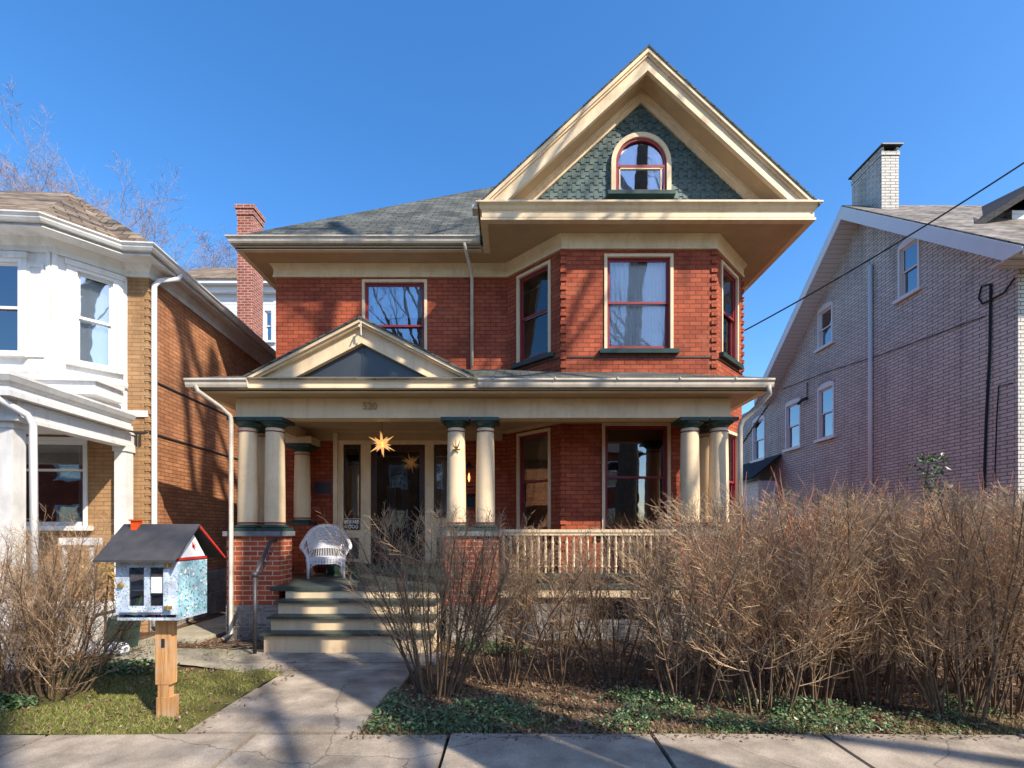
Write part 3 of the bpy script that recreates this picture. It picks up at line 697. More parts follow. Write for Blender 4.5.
# ================================================================== porch things
# star lamp
def star_lamp(c, R):
    t = thing('star_lamp', c, 'lit yellow many-pointed star lantern hanging over the front door', 'lantern')
    m = MB(); pts = []
    ico = []
    ph = (1+5**.5)/2
    for a in (-1, 1):
        for b in (-ph, ph): ico += [(0, a, b), (a, b, 0), (b, 0, a)]
    cub = [(a, b, c2) for a in (-1, 1) for b in (-1, 1) for c2 in (-1, 1)]
    dirs = [V(p).normalized() for p in ico]+[V(p).normalized() for p in cub[:]]
    rot = Matrix.Rotation(.3, 3, 'X') @ Matrix.Rotation(.35, 3, 'Z')
    cc = V(c)
    for i, d in enumerate(dirs):
        d = rot @ d; u = d.orthogonal().normalized(); w_ = d.cross(u); L = R*(1 if i < 12 else .78)
        b0 = [cc+d*R*.2+(u*math.cos(k*math.pi/2)+w_*math.sin(k*math.pi/2))*R*.12 for k in range(4)]
        m.add(b0+[cc+d*L], [(0,1,4), (1,2,4), (2,3,4), (3,0,4)])
    m.build('point', 'star', t, recalc=True)
    k = MB(); k.lathe(c[0], c[1], [(R*.01, c[2]-R*.27), (R*.19, c[2]-R*.18), (R*.26, c[2]), (R*.19, c[2]+R*.18), (R*.01, c[2]+R*.27)], 12); k.build('core', 'starcore', t)
    MB().tube([(c[0], c[1], c[2]+R*.3), (c[0], c[1], 3.80)], .004, 5).build('cord', 'cable', t)
star_lamp((X(382, 8.7), 8.7, Z(444, 8.7)), .27)
# beware sign
sg = thing('warning_sign', (-3.29, 9.84, 1.88), 'small black sign with white BEWARE of DOG lettering beside the front door', 'sign')
MB().box(-3.455, -3.125, 9.838, 9.85, 1.77, 1.985).build('plate', 'black', sg)
text_mesh('lettering', 'BEWARE', .105, 'signwhite', (-3.29, 9.835, 1.925), sg, .001, .72, .002)
text_mesh('lettering', 'of', .075, 'signwhite', (-3.40, 9.835, 1.825), sg, .001, .9, .001)
text_mesh('lettering', 'DOG', .105, 'signwhite', (-3.25, 9.835, 1.825), sg, .001, .85, .002)
pq = thing('wall_plaque', (-3.9, 9.88, 2.6), 'small dark rectangular plaque on the brick left of the sidelight', 'plaque')
MB().box(-4.08, -3.70, 9.865, 9.9, Z(495, 9.9), Z(481.5, 9.9)).build('plate', 'iron', pq)
fr_ = MB(); z0, z1 = Z(495, 9.9), Z(481.5, 9.9)
fr_.box(-4.1, -3.68, 9.855, 9.875, z1-.02, z1+.02); fr_.box(-4.1, -3.68, 9.855, 9.875, z0-.02, z0+.02); fr_.box(-4.1, -4.06, 9.855, 9.875, z0+.02, z1-.02); fr_.box(-3.72, -3.68, 9.855, 9.875, z0+.02, z1-.02); fr_.build('rim', 'ringred', pq)
# wall lantern
wl = thing('wall_lantern', (X(469, 9.8), 9.88, 2.75), 'black wall lantern glowing orange on the brick between the middle porch columns', 'lantern')
lx = X(469, 9.75); 
m = MB(); m.lathe(lx, 9.75, [(.07, 2.62), (.08, 2.65), (.03, 2.66)], 8); m.lathe(lx, 9.75, [(.09, 3.02), (.06, 3.08), (.01, 3.16)], 8)
for k in range(6):
    a = k*math.pi/3; m.tube([(lx+.07*math.cos(a), 9.75+.07*math.sin(a), 2.65), (lx+.085*math.cos(a), 9.75+.085*math.sin(a), 3.02)], .006, 4)
m.tube([(lx, 9.75, 3.1), (lx, 9.9, 3.1)], .012, 6); m.build('cage', 'iron', wl)
MB().lathe(lx, 9.75, [(.005, 2.74), (.022, 2.8), (.018, 2.86), (.004, 2.92)], 10).build('bulb', 'flame', wl)
mbx = MB(); mbx.prism([(lx-.13, 9.76, 2.22), (lx+.13, 9.76, 2.22), (lx+.13, 9.76, 2.42), (lx-.13, 9.76, 2.42)], (0, .14, 0)); mbx.prism([(lx-.14, 9.74, 2.42), (lx+.14, 9.74, 2.42), (lx+.14, 9.9, 2.5), (lx-.14, 9.9, 2.5)], (0, 0, .012))
tag(mbx.build('mailbox', 'black', None, origin=(lx, 9.9, 2.2), recalc=True), 'black metal mailbox under the wall lantern', 'mailbox')
# small bracket ornament on column
cb = MB(); bx_, bz_ = X(456.5, 7.78), Z(446, 7.78)
for a in (-.9, 0, .9): cb.tube([(bx_, 7.78, bz_-.05), (bx_+.05*math.sin(a), 7.70, bz_-.01), (bx_+.09*math.sin(a), 7.68, bz_+.07*math.cos(a)+.03)], [.014, .010, .004], 6)
cb.tube([(bx_-.06, 7.79, bz_-.06), (bx_+.06, 7.76, bz_-.06)], .012, 6)
tag(cb.build('flag_bracket', 'brass', None, origin=(bx_, 7.78, bz_)), 'small brass flagpole bracket on the porch column just right of the door', 'bracket')
# wicker chair
def wicker():
    cx_, cy_ = X(326.5, 9.0), 9.0
    t = thing('wicker_chair', (cx_, cy_, ZF), 'white wicker armchair with arched back on the porch left of the door', 'chair')
    yf, yb = cy_-.33, cy_+.28; w2 = .36
    def P(x, y, z): return (cx_+x, y, ZF+z)
    lg = []
    for sx_, yy in ((-1, yf), (1, yf), (-1, yb), (1, yb)):
        x = sx_*(.29 if yy == yf else .26)
        MB().tube([P(x, yy, 0), P(x*1.0, yy, .28), P(x*1.04, yy, .36)], [.024, .03, .03], 8).tube([P(x, yy, .16), P(x*.75, yy, .24), P(x*.4, yy, .28)], .011, 6).build('leg', 'wicker', t, smooth=True)
    m = MB(); m.box(cx_-.30, cx_+.30, yf, yb, ZF+.34, ZF+.385)
    for i in range(13): m.box(cx_-.30+i*.048, cx_-.276+i*.048, yf-.012, yf+.0, ZF+.26, ZF+.39)
    for k in range(4): m.box(cx_-.31, cx_+.31, yf-.018, yf-.004, ZF+.265+k*.03, ZF+.28+k*.03)
    m.build('seat', 'wicker', t)
    # continuous rolled rim: up from the front of one arm, over the back, down to the other
    ctrl = [(-.385, -.33, .53), (-.40, -.25, .585), (-.395, -.08, .62), (-.36, .10, .71), (-.27, .24, .86), (-.14, .30, .945), (0, .32, .965)]
    ctrl = ctrl+[(-a, b, c) for a, b, c in ctrl[-2::-1]]
    low = [(-.30, -.33, .38), (-.30, -.24, .385), (-.30, -.08, .39), (-.29, .08, .39), (-.22, .19, .39), (-.11, .22, .39), (0, .23, .39)]
    low = low+[(-a, b, c) for a, b, c in low[-2::-1]]
    def cr(P_, u):
        n_ = len(P_)-1; f = u*n_; i_ = min(n_-1, int(f)); w_ = f-i_
        p = [V(P_[max(0, min(n_, i_+d))]) for d in (-1, 0, 1, 2)]
        return .5*((2*p[1])+(p[2]-p[0])*w_+(2*p[0]-5*p[1]+4*p[2]-p[3])*w_*w_+(3*p[1]-p[0]-3*p[2]+p[3])*w_**3)
    def sh(u, v):
        a = cr(low, u).lerp(cr(ctrl, u), v); return V(P(a.x, cy_+a.y, a.z))
    def panel(nm, u0, u1, v0, nrow):
        m = MB(); nn = 44
        for r_ in range(nrow+1):
            v = v0+(.97-v0)*r_/nrow
            m.tube([sh(u0+(u1-u0)*k/nn, v)+V((0, .005*(1 if (k+r_) % 2 else -1), 0)) for k in range(nn+1)], .006, 4, False)
        for k in range(0, nn+1, 2): m.tube([sh(u0+(u1-u0)*k/nn, q/5) for q in range(6)], .0055, 4, False)
        vs = [sh(u0+(u1-u0)*k/nn, v0+(.95-v0)*q/5)+V((0, .008, 0)) for q in range(6) for k in range(nn+1)]
        m.add(vs, [(q*(nn+1)+k, q*(nn+1)+k+1, (q+1)*(nn+1)+k+1, (q+1)*(nn+1)+k) for q in range(5) for k in range(nn)])
        m.build(nm, 'wicker', t)
    panel('backrest', .27, .73, .26, 14)
    m = MB()
    for v in (.5, .72): m.tube([sh(.27+.46*k/20, v)+V((0, -.016, 0)) for k in range(21)], .011, 6, False)
    m.build('back_rail', 'wicker', t)
    for u0, u1, s2_ in ((0, .27, -1), (.73, 1, 1)):
        m = MB()
        for k in range(9): m.tube([sh(u0+(u1-u0)*k/8, q/3) for q in range(4)], .007, 4, False)
        m.tube([sh(u0+(u1-u0)*k/8, .5) for k in range(9)], .008, 4, False)
        m.tube([P(s2_*.29, -.33+cy_, .36), P(s2_*.33, -.33+cy_, .45), P(s2_*.385, -.33+cy_, .54)], [.022, .018, .024], 7) if False else m.tube([P(s2_*.295, yf, .36), P(s2_*.33, yf, .45), P(s2_*.38, yf, .54)], [.024, .02, .026], 7)
        m.tube([P(s2_*.29, yf, .39), P(s2_*.23, yf+.12, .48), P(s2_*.26, yf+.40, .60)], .010, 6)
        m.build('armrest', 'wicker', t)
    m = MB(); m.tube([V(P(cr(ctrl, k/60).x, cy_+cr(ctrl, k/60).y, cr(ctrl, k/60).z)) for k in range(61)], .033, 8); m.build('rim', 'wicker', t, smooth=True)
    t.rotation_euler = (0, 0, math.radians(20)); t.scale = (1.04, 1.04, 1.0)
wicker()

# ================================================================== LEFT HOUSE
A4 = math.radians(4.3)
LC = V((-6.24, 8.24))
lt = V((math.cos(A4), math.sin(A4))); ld = V((-math.sin(A4), math.cos(A4)))
def LP(s_, d): q = LC+lt*s_+ld*d; return (q.x, q.y)    # s to the right, d to the back
L_ = thing('tan_brick_house', (LC.x-1.5, LC.y, 0), 'tan and orange brick house with white bay and white porch, at the left edge', 'house')
EZ = Z(243, 7.75)
b0, b1 = LP(-1.0, 0), LP(-.38, 0)
bayF = [LP(-5, -.665), LP(-1.01, -.665), LP(-.345, 0)]
li = MB()
wl_ = MB(); wl_.wall(LP(-5, 0), LP(-.37-.0, 0), 0, 3.55, [(5-2.44, 5-.98, 1.83, 3.33)]); wl_.wall(LP(-.37, 0), LP(0, 0), 0, EZ-.14)
wl_.build('front_wall', 'tanbrick', L_)
MB().wall(LP(0, 0), LP(0, 9), .9, EZ-.14).build('side_wall', 'orangebrick', L_)
MB().wall(LP(.03, -.02), LP(.03, 9), -.1, .9).build('foundation', 'stone', L_)
q = MB(); z = .95; q.boxf(frame(LP(0, 0), LP(0, 1)), -.01, .07, -.04, .004, .95, EZ-.4)
while z < EZ-.5: q.boxf(frame(LP(0, 0), LP(0, 1)), -.02, .09, -.05, .022, z, z+.065); z += .14
q.build('quoin', 'tanbrick', L_)
bt = MB(); fr = frame(LP(0, 0), LP(0, 9))
for z in (4.34, 3.42): bt.boxf(fr, 0, 9, -.02, .02, z, z+.03)
bt.boxf(frame(LP(-5, 0), LP(0, 0)), 4.6, 5, -.02, .02, 3.42, 3.45); bt.build('belt_course', 'iron', L_)
dn = MB()
for k in range(4): dn.boxf(frame(LP(-5, 0), LP(0, 0)), 4.68+k*.06, 4.70+k*.06, -.02, .03, 3.2, 3.4)
dn.build('dentil', 'iron', L_)
# bay (upper)
bz0, bz1 = 3.55, EZ-.14
f1 = frame(bayF[0], bayF[1]); Lf = 3.99
bw = MB(); h1 = (Lf-1.42, Lf-.42, 4.52, 5.98)
bw.wall(bayF[0], bayF[1], bz0, bz1, [h1]); L2 = (V(bayF[2])-V(bayF[1])).length; h2 = (.25, .80, 4.47, 5.98)
bw.wall(bayF[1], bayF[2], bz0, bz1, [h2]); bw.build('bay_wall', 'white', L_)
window(L_, bayF[0], bayF[1], *h1, trim='vinyl', sash='vinyl', sill='white', interior=li, casing=.05, sw=.04, bottom=.05)
window(L_, bayF[1], bayF[2], *h2, trim='vinyl', sash='vinyl', sill='white', interior=li, casing=.05, sw=.04, bottom=.05, curtains=((.0, 1, .02, .98, .01, 3),))
tr_ = MB()
for fr2, LL, hh in ((f1, Lf, h1), (frame(bayF[1], bayF[2]), L2, h2)):
    for a, b in ((LL-.34, LL-.1),) if LL > 2 else ():
        tr_.boxf(fr2, a, a+.04, 0, .02, 4.45, 5.9); tr_.boxf(fr2, b-.04, b, 0, .02, 4.45, 5.9); tr_.boxf(fr2, a+.04, b-.04, 0, .02, 5.86, 5.9); tr_.boxf(fr2, a+.04, b-.04, 0, .02, 4.45, 4.49)
    tr_.boxf(fr2, LL-.06 if LL > 2 else .0, LL if LL > 2 else .07, 0, .03, bz0+.3, bz1)
    tr_.boxf(fr2, hh[0]-.08, hh[0]-.0, 0, .03, hh[2], hh[3]); tr_.boxf(fr2, hh[1], hh[1]+.08, 0, .03, hh[2], hh[3]); tr_.boxf(fr2, hh[0]-.1, hh[1]+.1, 0, .05, hh[3]+.001, hh[3]+.09)
tr_.build('bay_trim', 'white', L_)
LW = [bayF[0], bayF[1], bayF[2], LP(0, 0), LP(0, 9)]
MB().sweep(LW[:3], [(0, bz0+.62), (.05, bz0+.62), (.07, bz0+.66), (.07, bz0+.69), (0, bz0+.72)]).build('sill_course', 'white', L_)
MB().sweep(LW, [(-.02, EZ-.31), (.04, EZ-.31), (.045, EZ-.23), (.14, EZ-.13), (-.02, EZ-.13)]).build('frieze', 'white', L_)
# eaves: outline offset by overhang .47
LE = [LP(-5, -1.075), LP(-.80, -1.075), LP(-.13, -.41), LP(.30, -.41), LP(.30, 9)]
bk_ = [LP(-5, 9)]
so = MB(); so.prism([(x, y, EZ-.13) for x, y in LE+bk_], (0, 0, .04)); so.build('soffit', 'white', L_)
MB().sweep(LE, [(-.04, EZ-.14), (.0, EZ-.14), (.0, EZ-.09), (.05, EZ-.085), (.075, EZ-.05), (.08, EZ-.03), (.11, EZ), (.11, EZ+.02), (.09, EZ+.02), (-.04, EZ+.0)]).build('gutter', 'white', L_)
# roof
apx = V((X(72, 9.0), 9.0, Z(193, 9.0)))
ap2 = (apx.x-4, apx.y-.2, apx.z+.0); apb = (apx.x+(LP(0, 8)[0]-LC.x), apx.y+7.6, apx.z)
def e3(p, dz=.03): return (p[0], p[1], EZ+dz)
r = MB()
LE2 = [LP(-5, -1.13), LP(-.78, -1.13), LP(-.11, -.46), LP(.35, -.46), LP(.35, 9)]
for pts in ([e3(LE2[0]), e3(LE2[1]), tuple(apx), ap2], [e3(LE2[1]), e3(LE2[2]), tuple(apx)], [e3(LE2[2]), e3(LE2[3]), tuple(apx)], [e3(LE2[3]), e3(LE2[4]), apb, tuple(apx)]): r.prism(pts, (0, 0, -.04))
r.build('roof', 'brownroof', L_, recalc=True)
# side downspout
def LPz(s_, d, z): q = LP(s_, d); return (q[0], q[1], z)
downspout(L_, [LPz(.33, 0.32, EZ-.06), LPz(.31, .30, EZ-.16), LPz(.12, .10, EZ-.30), LPz(.07, .04, EZ-.42), LPz(.07, .04, .6), LPz(.07, .04, .1)], .045, 'vinyl')
# porch of left house
pe = MB()
yP = -2.35
pz0, pz1 = Z(397, 5.9)-.0, Z(376, 5.9)
# eave box: white cornice around front and right side
PP = [LP(-5, yP), LP(-.10, yP), LP(-.10, -.22)]
pe.sweep(PP, [(-.3, pz0+.02), (.0, pz0+.02), (.0, pz0+.09), (-.03, pz0+.10), (-.03, pz1-.10), (.02, pz1-.06), (.05, pz1), (-.3, pz1)]); 
pe.build('porch_cornice', 'white', L_)
pe = MB(); pe.sweep([LP(-5, yP+.22), LP(-.2, yP+.22), LP(-.2, -.02)], [(-.2, pz0-.24), (0, pz0-.24), (0, pz0-.19), (-.02, pz0-.18), (-.02, pz0+.02), (-.2, pz0+.02)]); pe.build('porch_beam', 'white', L_)
pr2 = MB(); pr2.prism([LPz(-5, yP-.04, pz1+.01), LPz(-.06, yP-.04, pz1+.01), LPz(-.06, -.2, pz1+.01), LPz(-5, -.2, pz1+.01)], (0, 0, .03)); pr2.prism([LPz(-5, -.03, pz1+.04), LPz(-.0, -.03, pz1+.04), LPz(-.0, -.03, pz1+.15), LPz(-5, -.03, pz1+.15)], (0, .02, 0)); pr2.build('porch_roof', 'white', L_, recalc=True)
# white apron under the bay
ap = MB(); ap.boxf(frame(LP(-5, -.82), LP(-.25, -.82)), 0, 4.75, -.6, 0, 3.86, 4.05); ap.boxf(frame(LP(-5, -.87), LP(-.2, -.87)), 0, 4.8, -.6, 0, 4.051, 4.12); ap.build('bay_apron', 'white', L_)
cl_ = MB(); cl_.prism([LPz(-5, yP+.3, pz0-.02), LPz(-.2, yP+.3, pz0-.02), LPz(-.2, 0, pz0-.02), LPz(-5, 0, pz0-.02)], (0, 0, .02)); cl_.build('porch_ceiling', 'white', L_, recalc=True)
for (s0, d0) in ((-.51, yP+.30), (-.40, -.22)):
    p = MB(); p.boxf(frame(LP(s0, d0), LP(s0+1, d0)), 0, .18, -.18, 0, .55, pz0-.24); p.boxf(frame(LP(s0-.02, d0-.02), LP(s0+1, d0-.02)), 0, .22, -.22, 0, pz0-.32, pz0-.241); p.build('porch_post', 'white', L_)
p = MB(); p.prism([LPz(-5, yP+.2, .5), LPz(-.1, yP+.2, .5), LPz(-.1, 0, .5), LPz(-5, 0, .5)], (0, 0, .06)); p.build('porch_floor', 'white', L_)
p = MB(); p.wall(LP(-5, yP+.25), LP(-.15, yP+.25), -.05, .5); p.wall(LP(-.15, yP+.25), LP(-.15, 0), -.05, .5); p.build('porch_base', 'white', L_)
rr = MB(); fr = frame(LP(-3, yP+.35), LP(0, yP+.35)); rr.boxf(fr, 0, 2.6, -.05, 0, 1.30, 1.36); rr.boxf(fr, 0, 2.6, -.04, -.01, .68, .72)
for i in range(24): rr.boxf(fr, .05+i*.11, .08+i*.11, -.035, -.015, .72, 1.30)
rr.build('porch_railing', 'white', L_)
q1 = LP(-.35, yP+.12); downspout(L_, [LPz(-.30, yP-.03, pz0+.06), LPz(-.27, yP, pz0-.0), LPz(-.12, yP+.25, pz0-.16), LPz(-.09, yP+.30, pz0-.28), LPz(-.08, yP+.32, .4)], .042, 'vinyl')
fr = frame(LP(-5, 0), LP(0, 0))
window(L_, LP(-5, 0), LP(-.37, 0), 5-2.44, 5-.98, 1.83, 3.33, trim='vinyl', sash='vinyl', sill='white', interior=li, casing=.06, sw=.05, bottom=.07, glassm='glassdark', rail=2.78, curtains=((.85, 1, .0, 1, .02, 2),))
li.build('interior', 'dark', L_)
# chimney on left house
chx, chD = X(244.5, 15), 15
c = MB(); c.box(X(237, 15), X(253, 15), 15, 15.6, 5.0, Z(215, 15)); c.box(X(236.4, 15), X(253.8, 15), 14.97, 15.63, Z(215, 15), Z(209, 15)); c.box(X(235.4, 15), X(254.8, 15), 14.94, 15.66, Z(209, 15), Z(205, 15))
c.build('chimney', 'chimneybrick', L_)
# white planter box on left porch
tag(MB().box(X(62, 6.6), X(95, 6.6), 6.55, 6.72, Z(545, 6.6), Z(538, 6.6)).box(X(64, 6.6), X(66, 6.6), 6.58, 6.62, .5, Z(545, 6.6)).box(X(91, 6.6), X(93, 6.6), 6.58, 6.62, .5, Z(545, 6.6)).build('bench', 'white', None, origin=(X(78, 6.6), 6.6, .5)), 'narrow white bench top on the left porch behind the bare shrub', 'bench')

# ================================================================== FAR HOUSE (behind left)
D2 = 18.0
FHs = thing('white_sided_house', (X(235, D2), D2, 0), 'pale sided house with brown roof glimpsed behind the red chimney', 'house')
xa, xb = X(170, D2), X(279, D2)
ze = Z(287, D2); fi = MB()
m = MB(); m.wall((xa, D2), (xb, D2), 0, ze, [(X(263.0, D2)-xa, X(273.5, D2)-xa, Z(341, D2), Z(309, D2))]); m.wall((xb, D2), (xb, D2+6), 0, ze); m.wall((xa, D2+6), (xa, D2), 0, ze); m.build('wall', 'siding', FHs)
window(FHs, (xa, D2), (xb, D2), X(263, D2)-xa, X(273.5, D2)-xa, Z(341, D2), Z(309, D2), trim='vinyl', sash='vinyl', sill='vinyl', interior=fi, casing=.07, sw=.05, bottom=.06)
fi.build('interior', 'dark', FHs)
MB().box(xa-.1, xb+.1, D2-.18, D2-.002, ze-.28, ze-.05).box(xa-.2, xb+.2, D2-.4, D2+.0, ze-.049, ze+.12).build('cornice', 'vinyl', FHs)
m = MB(); m.prism([(xa-.3, D2-.45, ze+.13), (xb+.3, D2-.45, ze+.13), (xb-1.5, D2+2.4, ze+.13+1.9), (xa-.3, D2+2.4, ze+.13+1.9)], (0, 0, -.05)); m.prism([(xb+.3, D2-.45, ze+.13), (xb+.3, D2+6, ze+.13), (xb-1.5, D2+6, ze+2.03), (xb-1.5, D2+2.4, ze+2.03)], (0, 0, -.05)); m.prism([(xa-.3, D2+6, ze+.13), (xa-.3, D2+2.4, ze+2.03), (xb-1.5, D2+2.4, ze+2.03), (xb-1.5, D2+6, ze+.13)], (0, 0, -.05)); m.build('roof', 'brownroof', FHs, recalc=True)

# ================================================================== RIGHT HOUSE
RH = thing('pale_brick_house', (10.45, 9.91, 0), 'pale grey brick house with steep gable end and tall chimney, on the right', 'house')
RX, RF, RB, RR = 10.45, 9.91, 19.1, 14.38
rz, rs = 11.49, .823
def ry(y, off=0): return rz-off-rs*abs(y-RR)
# gable wall (faces -X); path goes back->front
def rd(x): return RX*F/(x-CX)
wins = [(898.5, 920, Z(300, rd(898.5)), Z(249, 12.96)), (818, 833, Z(350, 16.4), Z(313, 16.4)), (818, 834.5, Z(440, 16.4), Z(390, 16.4)), (785.7, 800.7, Z(450, 18.33), Z(406, 18.33)), (753, 765, Z(461, 20.8), Z(422, 20.8))]
B0 = 22.0
holes = []
for xl, xr, z0, z1 in wins: holes.append((B0-rd(xl), B0-rd(xr), z0, z1))
m = MB(); ww = MB()
# lower rectangular band up to z 5.3..; use strips for gable: build via wall() to z=7 then triangle strips by columns
zt0 = 7.0
m.wall((RX, B0), (RX, RF), -.05, zt0, [h for h in holes if h[3] < zt0])
# gable part above zt0: polygon with 2 holes -> columns
def topz(y): return ry(y, .3)
ys = sorted({RF, RR, 19.6}|{B0-h[0] for h in holes[:2]}|{B0-h[1] for h in holes[:2]})
for a, b in zip(ys[:-1], ys[1:]):
    mid = (a+b)/2; hh = [h for h in holes[:2] if B0-h[1] < mid < B0-h[0]]
    def quad(y0, y1, za0, za1, zb0, zb1):
        m.add([(RX, y1, za1), (RX, y0, za0), (RX, y0, zb0), (RX, y1, zb1)], [(0,1,2,3)])
    if not hh: quad(a, b, zt0, zt0, max(zt0, topz(a)), max(zt0, topz(b)))
    else: quad(a, b, zt0, zt0, hh[0][2], hh[0][2]); quad(a, b, hh[0][3], hh[0][3], topz(a), topz(b))
for h in holes[:2]:
    fr = frame((RX, B0), (RX, RF)); a, b2, c, d = h; rev = .14
    m.add([fr(a,0,c), fr(b2,0,c), fr(b2,0,d), fr(a,0,d), fr(a,-rev,c), fr(b2,-rev,c), fr(b2,-rev,d), fr(a,-rev,d)], [(0,4,5,1), (1,5,6,2), (2,6,7,3), (3,7,4,0)])
m.wall((RX, RF), (RX+8, RF), -.05, 7.3)
m.build('wall', 'palebrick', RH)
ri_ = MB()
for h in holes:
    wn = window(RH, (RX, B0), (RX, RF), *h, trim='vinyl', sash='vinyl', sill='vinyl', interior=ri_, casing=.06, sw=.05, bottom=.06, silly=.09)
    fr = frame((RX, B0), (RX, RF)); a = MB(); mid = (h[0]+h[1])/2; hw_ = (h[1]-h[0])/2
    pts = [fr(mid+hw_*math.cos(math.pi*i/12), .03, h[3]+.12*math.sin(math.pi*i/12)) for i in range(13)]
    a.prism(pts, V(fr(0, -.05, 0))-V(fr(0, .0, 0))); a.build('arched_head', 'vinyl', wn, recalc=True)
    a = MB()
    for i in range(14):
        t0 = math.pi*(i+.08)/14; t1 = math.pi*(i+.92)/14
        def ap_(t, R, dz): return fr(mid+(hw_+R)*math.cos(t), .012, h[3]+(.12+dz)*math.sin(t)+.01)
        a.prism([ap_(t0, .0, 0.0), ap_(t1, .0, 0.0), ap_(t1, .06, .2), ap_(t0, .06, .2)], V(fr(0, -.03, 0))-V(fr(0, 0, 0)))
    a.build('brick_arch', 'palebrick', wn, recalc=True)
ri_.build('interior', 'dark', RH)
# roof
r = MB(); ro_ = 9.88; e1, e2 = 9.25, 19.55
r.prism([(ro_, e1, ry(e1)), (19, e1, ry(e1)), (19, RR, rz), (ro_, RR, rz)], (0, 0, -.04)); r.prism([(19, e2, ry(e2)), (ro_, e2, ry(e2)), (ro_, RR, rz), (19, RR, rz)], (0, 0, -.04))
r.prism([(RX-.05, 19.5, 6.9), (19, 19.5, 6.9), (19, 22.1, 5.5), (RX-.05, 22.1, 5.5)], (0, 0, -.05))
r.build('roof', 'mixroof', RH, recalc=True)
fb = MB()
for (ya, yb_) in ((e1+.02, RR), (e2-.02, RR)):
    fb.prism([(ro_-.03, ya, ry(ya, .042)), (ro_-.03, RR, rz-.042), (ro_-.03, RR, rz-.42), (ro_-.03, ya+(.36 if ya < RR else 0), ry(ya+(.36 if ya < RR else 0), .42)), (ro_-.03, ya, ry(ya, .40 if ya > RR else .12))], (.04, 0, 0))
fb.build('rake_board', 'vinyl', RH, recalc=True)
sf = MB()
for (ya) in (e1+.3, e2):
    sf.prism([(ro_+.012, ya, ry(ya, .40)), (RX+.02, ya, ry(ya, .40)), (RX+.02, RR, rz-.40), (ro_+.012, RR, rz-.40)], (0, 0, .02))
sf.prism([(ro_+.012, e1+.1, 7.16), (19, e1+.1, 7.16), (19, RF+.02, 7.16), (ro_+.012, RF+.02, 7.16)], (0, 0, .02))
sf.build('soffit', 'siding', RH, recalc=True)
MB().box(ro_, 19, e1-.06, e1+.04, ry(e1)-.17, ry(e1)-.03).build('gutter', 'vinyl', RH)
# chimney
c = MB(); cx0, cx1 = 10.55, 11.04
c.box(cx0, cx1, 13.7, 14.9, 10.6, 12.45); c.box(cx0-.02, cx1+.02, 13.68, 14.92, 12.45, 12.56)
for (a, b, cc, d) in ((cx0, cx0+.07, 13.7, 14.9), (cx1-.07, cx1, 13.7, 14.9), ): c.box(a, b, cc, d, 12.56, 12.7)
ch = c.build('chimney', 'palebrick', RH)
MB().box(cx0-.05, cx1+.06, 13.6, 15.0, 12.7, 12.735).build('cap', 'iron', ch)
# vent pipe, cables
MB().tube([(RX-.06, rd(872.5), 9.45), (RX-.06, rd(872.5), .3)], .055, 8).build('vent_pipe', 'vinyl', RH, smooth=True)
kx = RX-.03
kb = MB(); yk = rd(992)
kb.tube([(kx, yk, Z(285, yk)), (kx, yk+.02, Z(350, yk)), (kx, yk+.1, Z(420, yk)), (kx, yk+.15, Z(490, yk))], .028, 6)
yl = rd(984); kb.tube([(kx, rd(1016), Z(278, rd(1016))), (kx, rd(1005), Z(293, rd(1005))), (kx, rd(992), Z(300, rd(992))), (kx, yl, Z(304, yl)), (kx, rd(980), Z(298, rd(980))), (kx, rd(983), Z(286, rd(983))), (kx, yk, Z(284, yk))], .018, 6)
kb.tube([(kx, rd(1014), Z(383, rd(1014))), (kx, rd(1000), Z(386, rd(1000))), (kx, rd(998), Z(420, rd(998))), (kx, rd(996), Z(480, rd(996)))], .012, 5)
kb.tube([(kx, rd(783), Z(389, rd(783))), (kx, rd(830), Z(371, rd(830))), (kx, rd(884), Z(354, rd(884))), (kx, rd(986), Z(316, rd(986)))], .011, 5)
kb.build('wall_cable', 'cable', RH)
MB().tube([(kx, rd(808), Z(398, rd(808))), (kx-.1, rd(806), Z(400, rd(806))), (kx-.15, rd(803), Z(404, rd(803)))], .06, 6).tube([(kx, rd(808), Z(382, rd(808))), (kx, rd(808), Z(398, rd(808)))], .015, 5).build('floodlight', 'iron', RH)
# dormer
dm = MB(); dm.box(12.5, 17.2, 12.0, 13.6, 8.6, 9.75); dm.build('dormer_wall', 'siding', RH)
dr = MB()
dr.prism([(10.95, 11.35, 9.02), (14.4, 11.35, 11.2), (14.4, 14.5, 11.5), (13.7, 14.36, 11.42)], (0, 0, -.16)); dr.prism([(14.4, 11.35, 11.2), (17.8, 11.35, 9.02), (15.1, 14.36, 11.42), (14.4, 14.5, 11.5)], (0, 0, -.16)); dr.build('dormer_roof', 'darkroof', RH, recalc=True)
# lean-to
ln = MB(); ln.box(9.7, RX-.002, 18.9, 21.5, 0, 3.7); ln.build('lean_to', 'siding', RH)
MB().prism([(9.35, 18.6, 3.75), (9.35, 21.7, 3.75), (RX-.02, 21.7, 4.62), (RX-.02, 18.6, 4.62)], (0, 0, .09)).build('lean_to_roof', 'darkroof', RH, recalc=True)

# ================================================================== overhead cable
pts = []
p0, p1 = V((4.83, 10.1, Z(330, 10.1))), V((10.2, 7.0, 8.3))
p0 = V((X(738, 10.1), 10.1, Z(334, 10.1))); pe_ = V((X(1040, 7.6), 7.6, Z(139, 7.6)))
for i in range(25):
    t = i/24; p = p0.lerp(pe_+(pe_-p0)*.6, t); p.z -= .9*t*(1-t); pts.append(p)
tag(MB().tube(pts, .014, 6).build('power_cable', 'cable', None, origin=tuple(p0)), 'thin black overhead cable running from the brick house up to the right', 'cable')

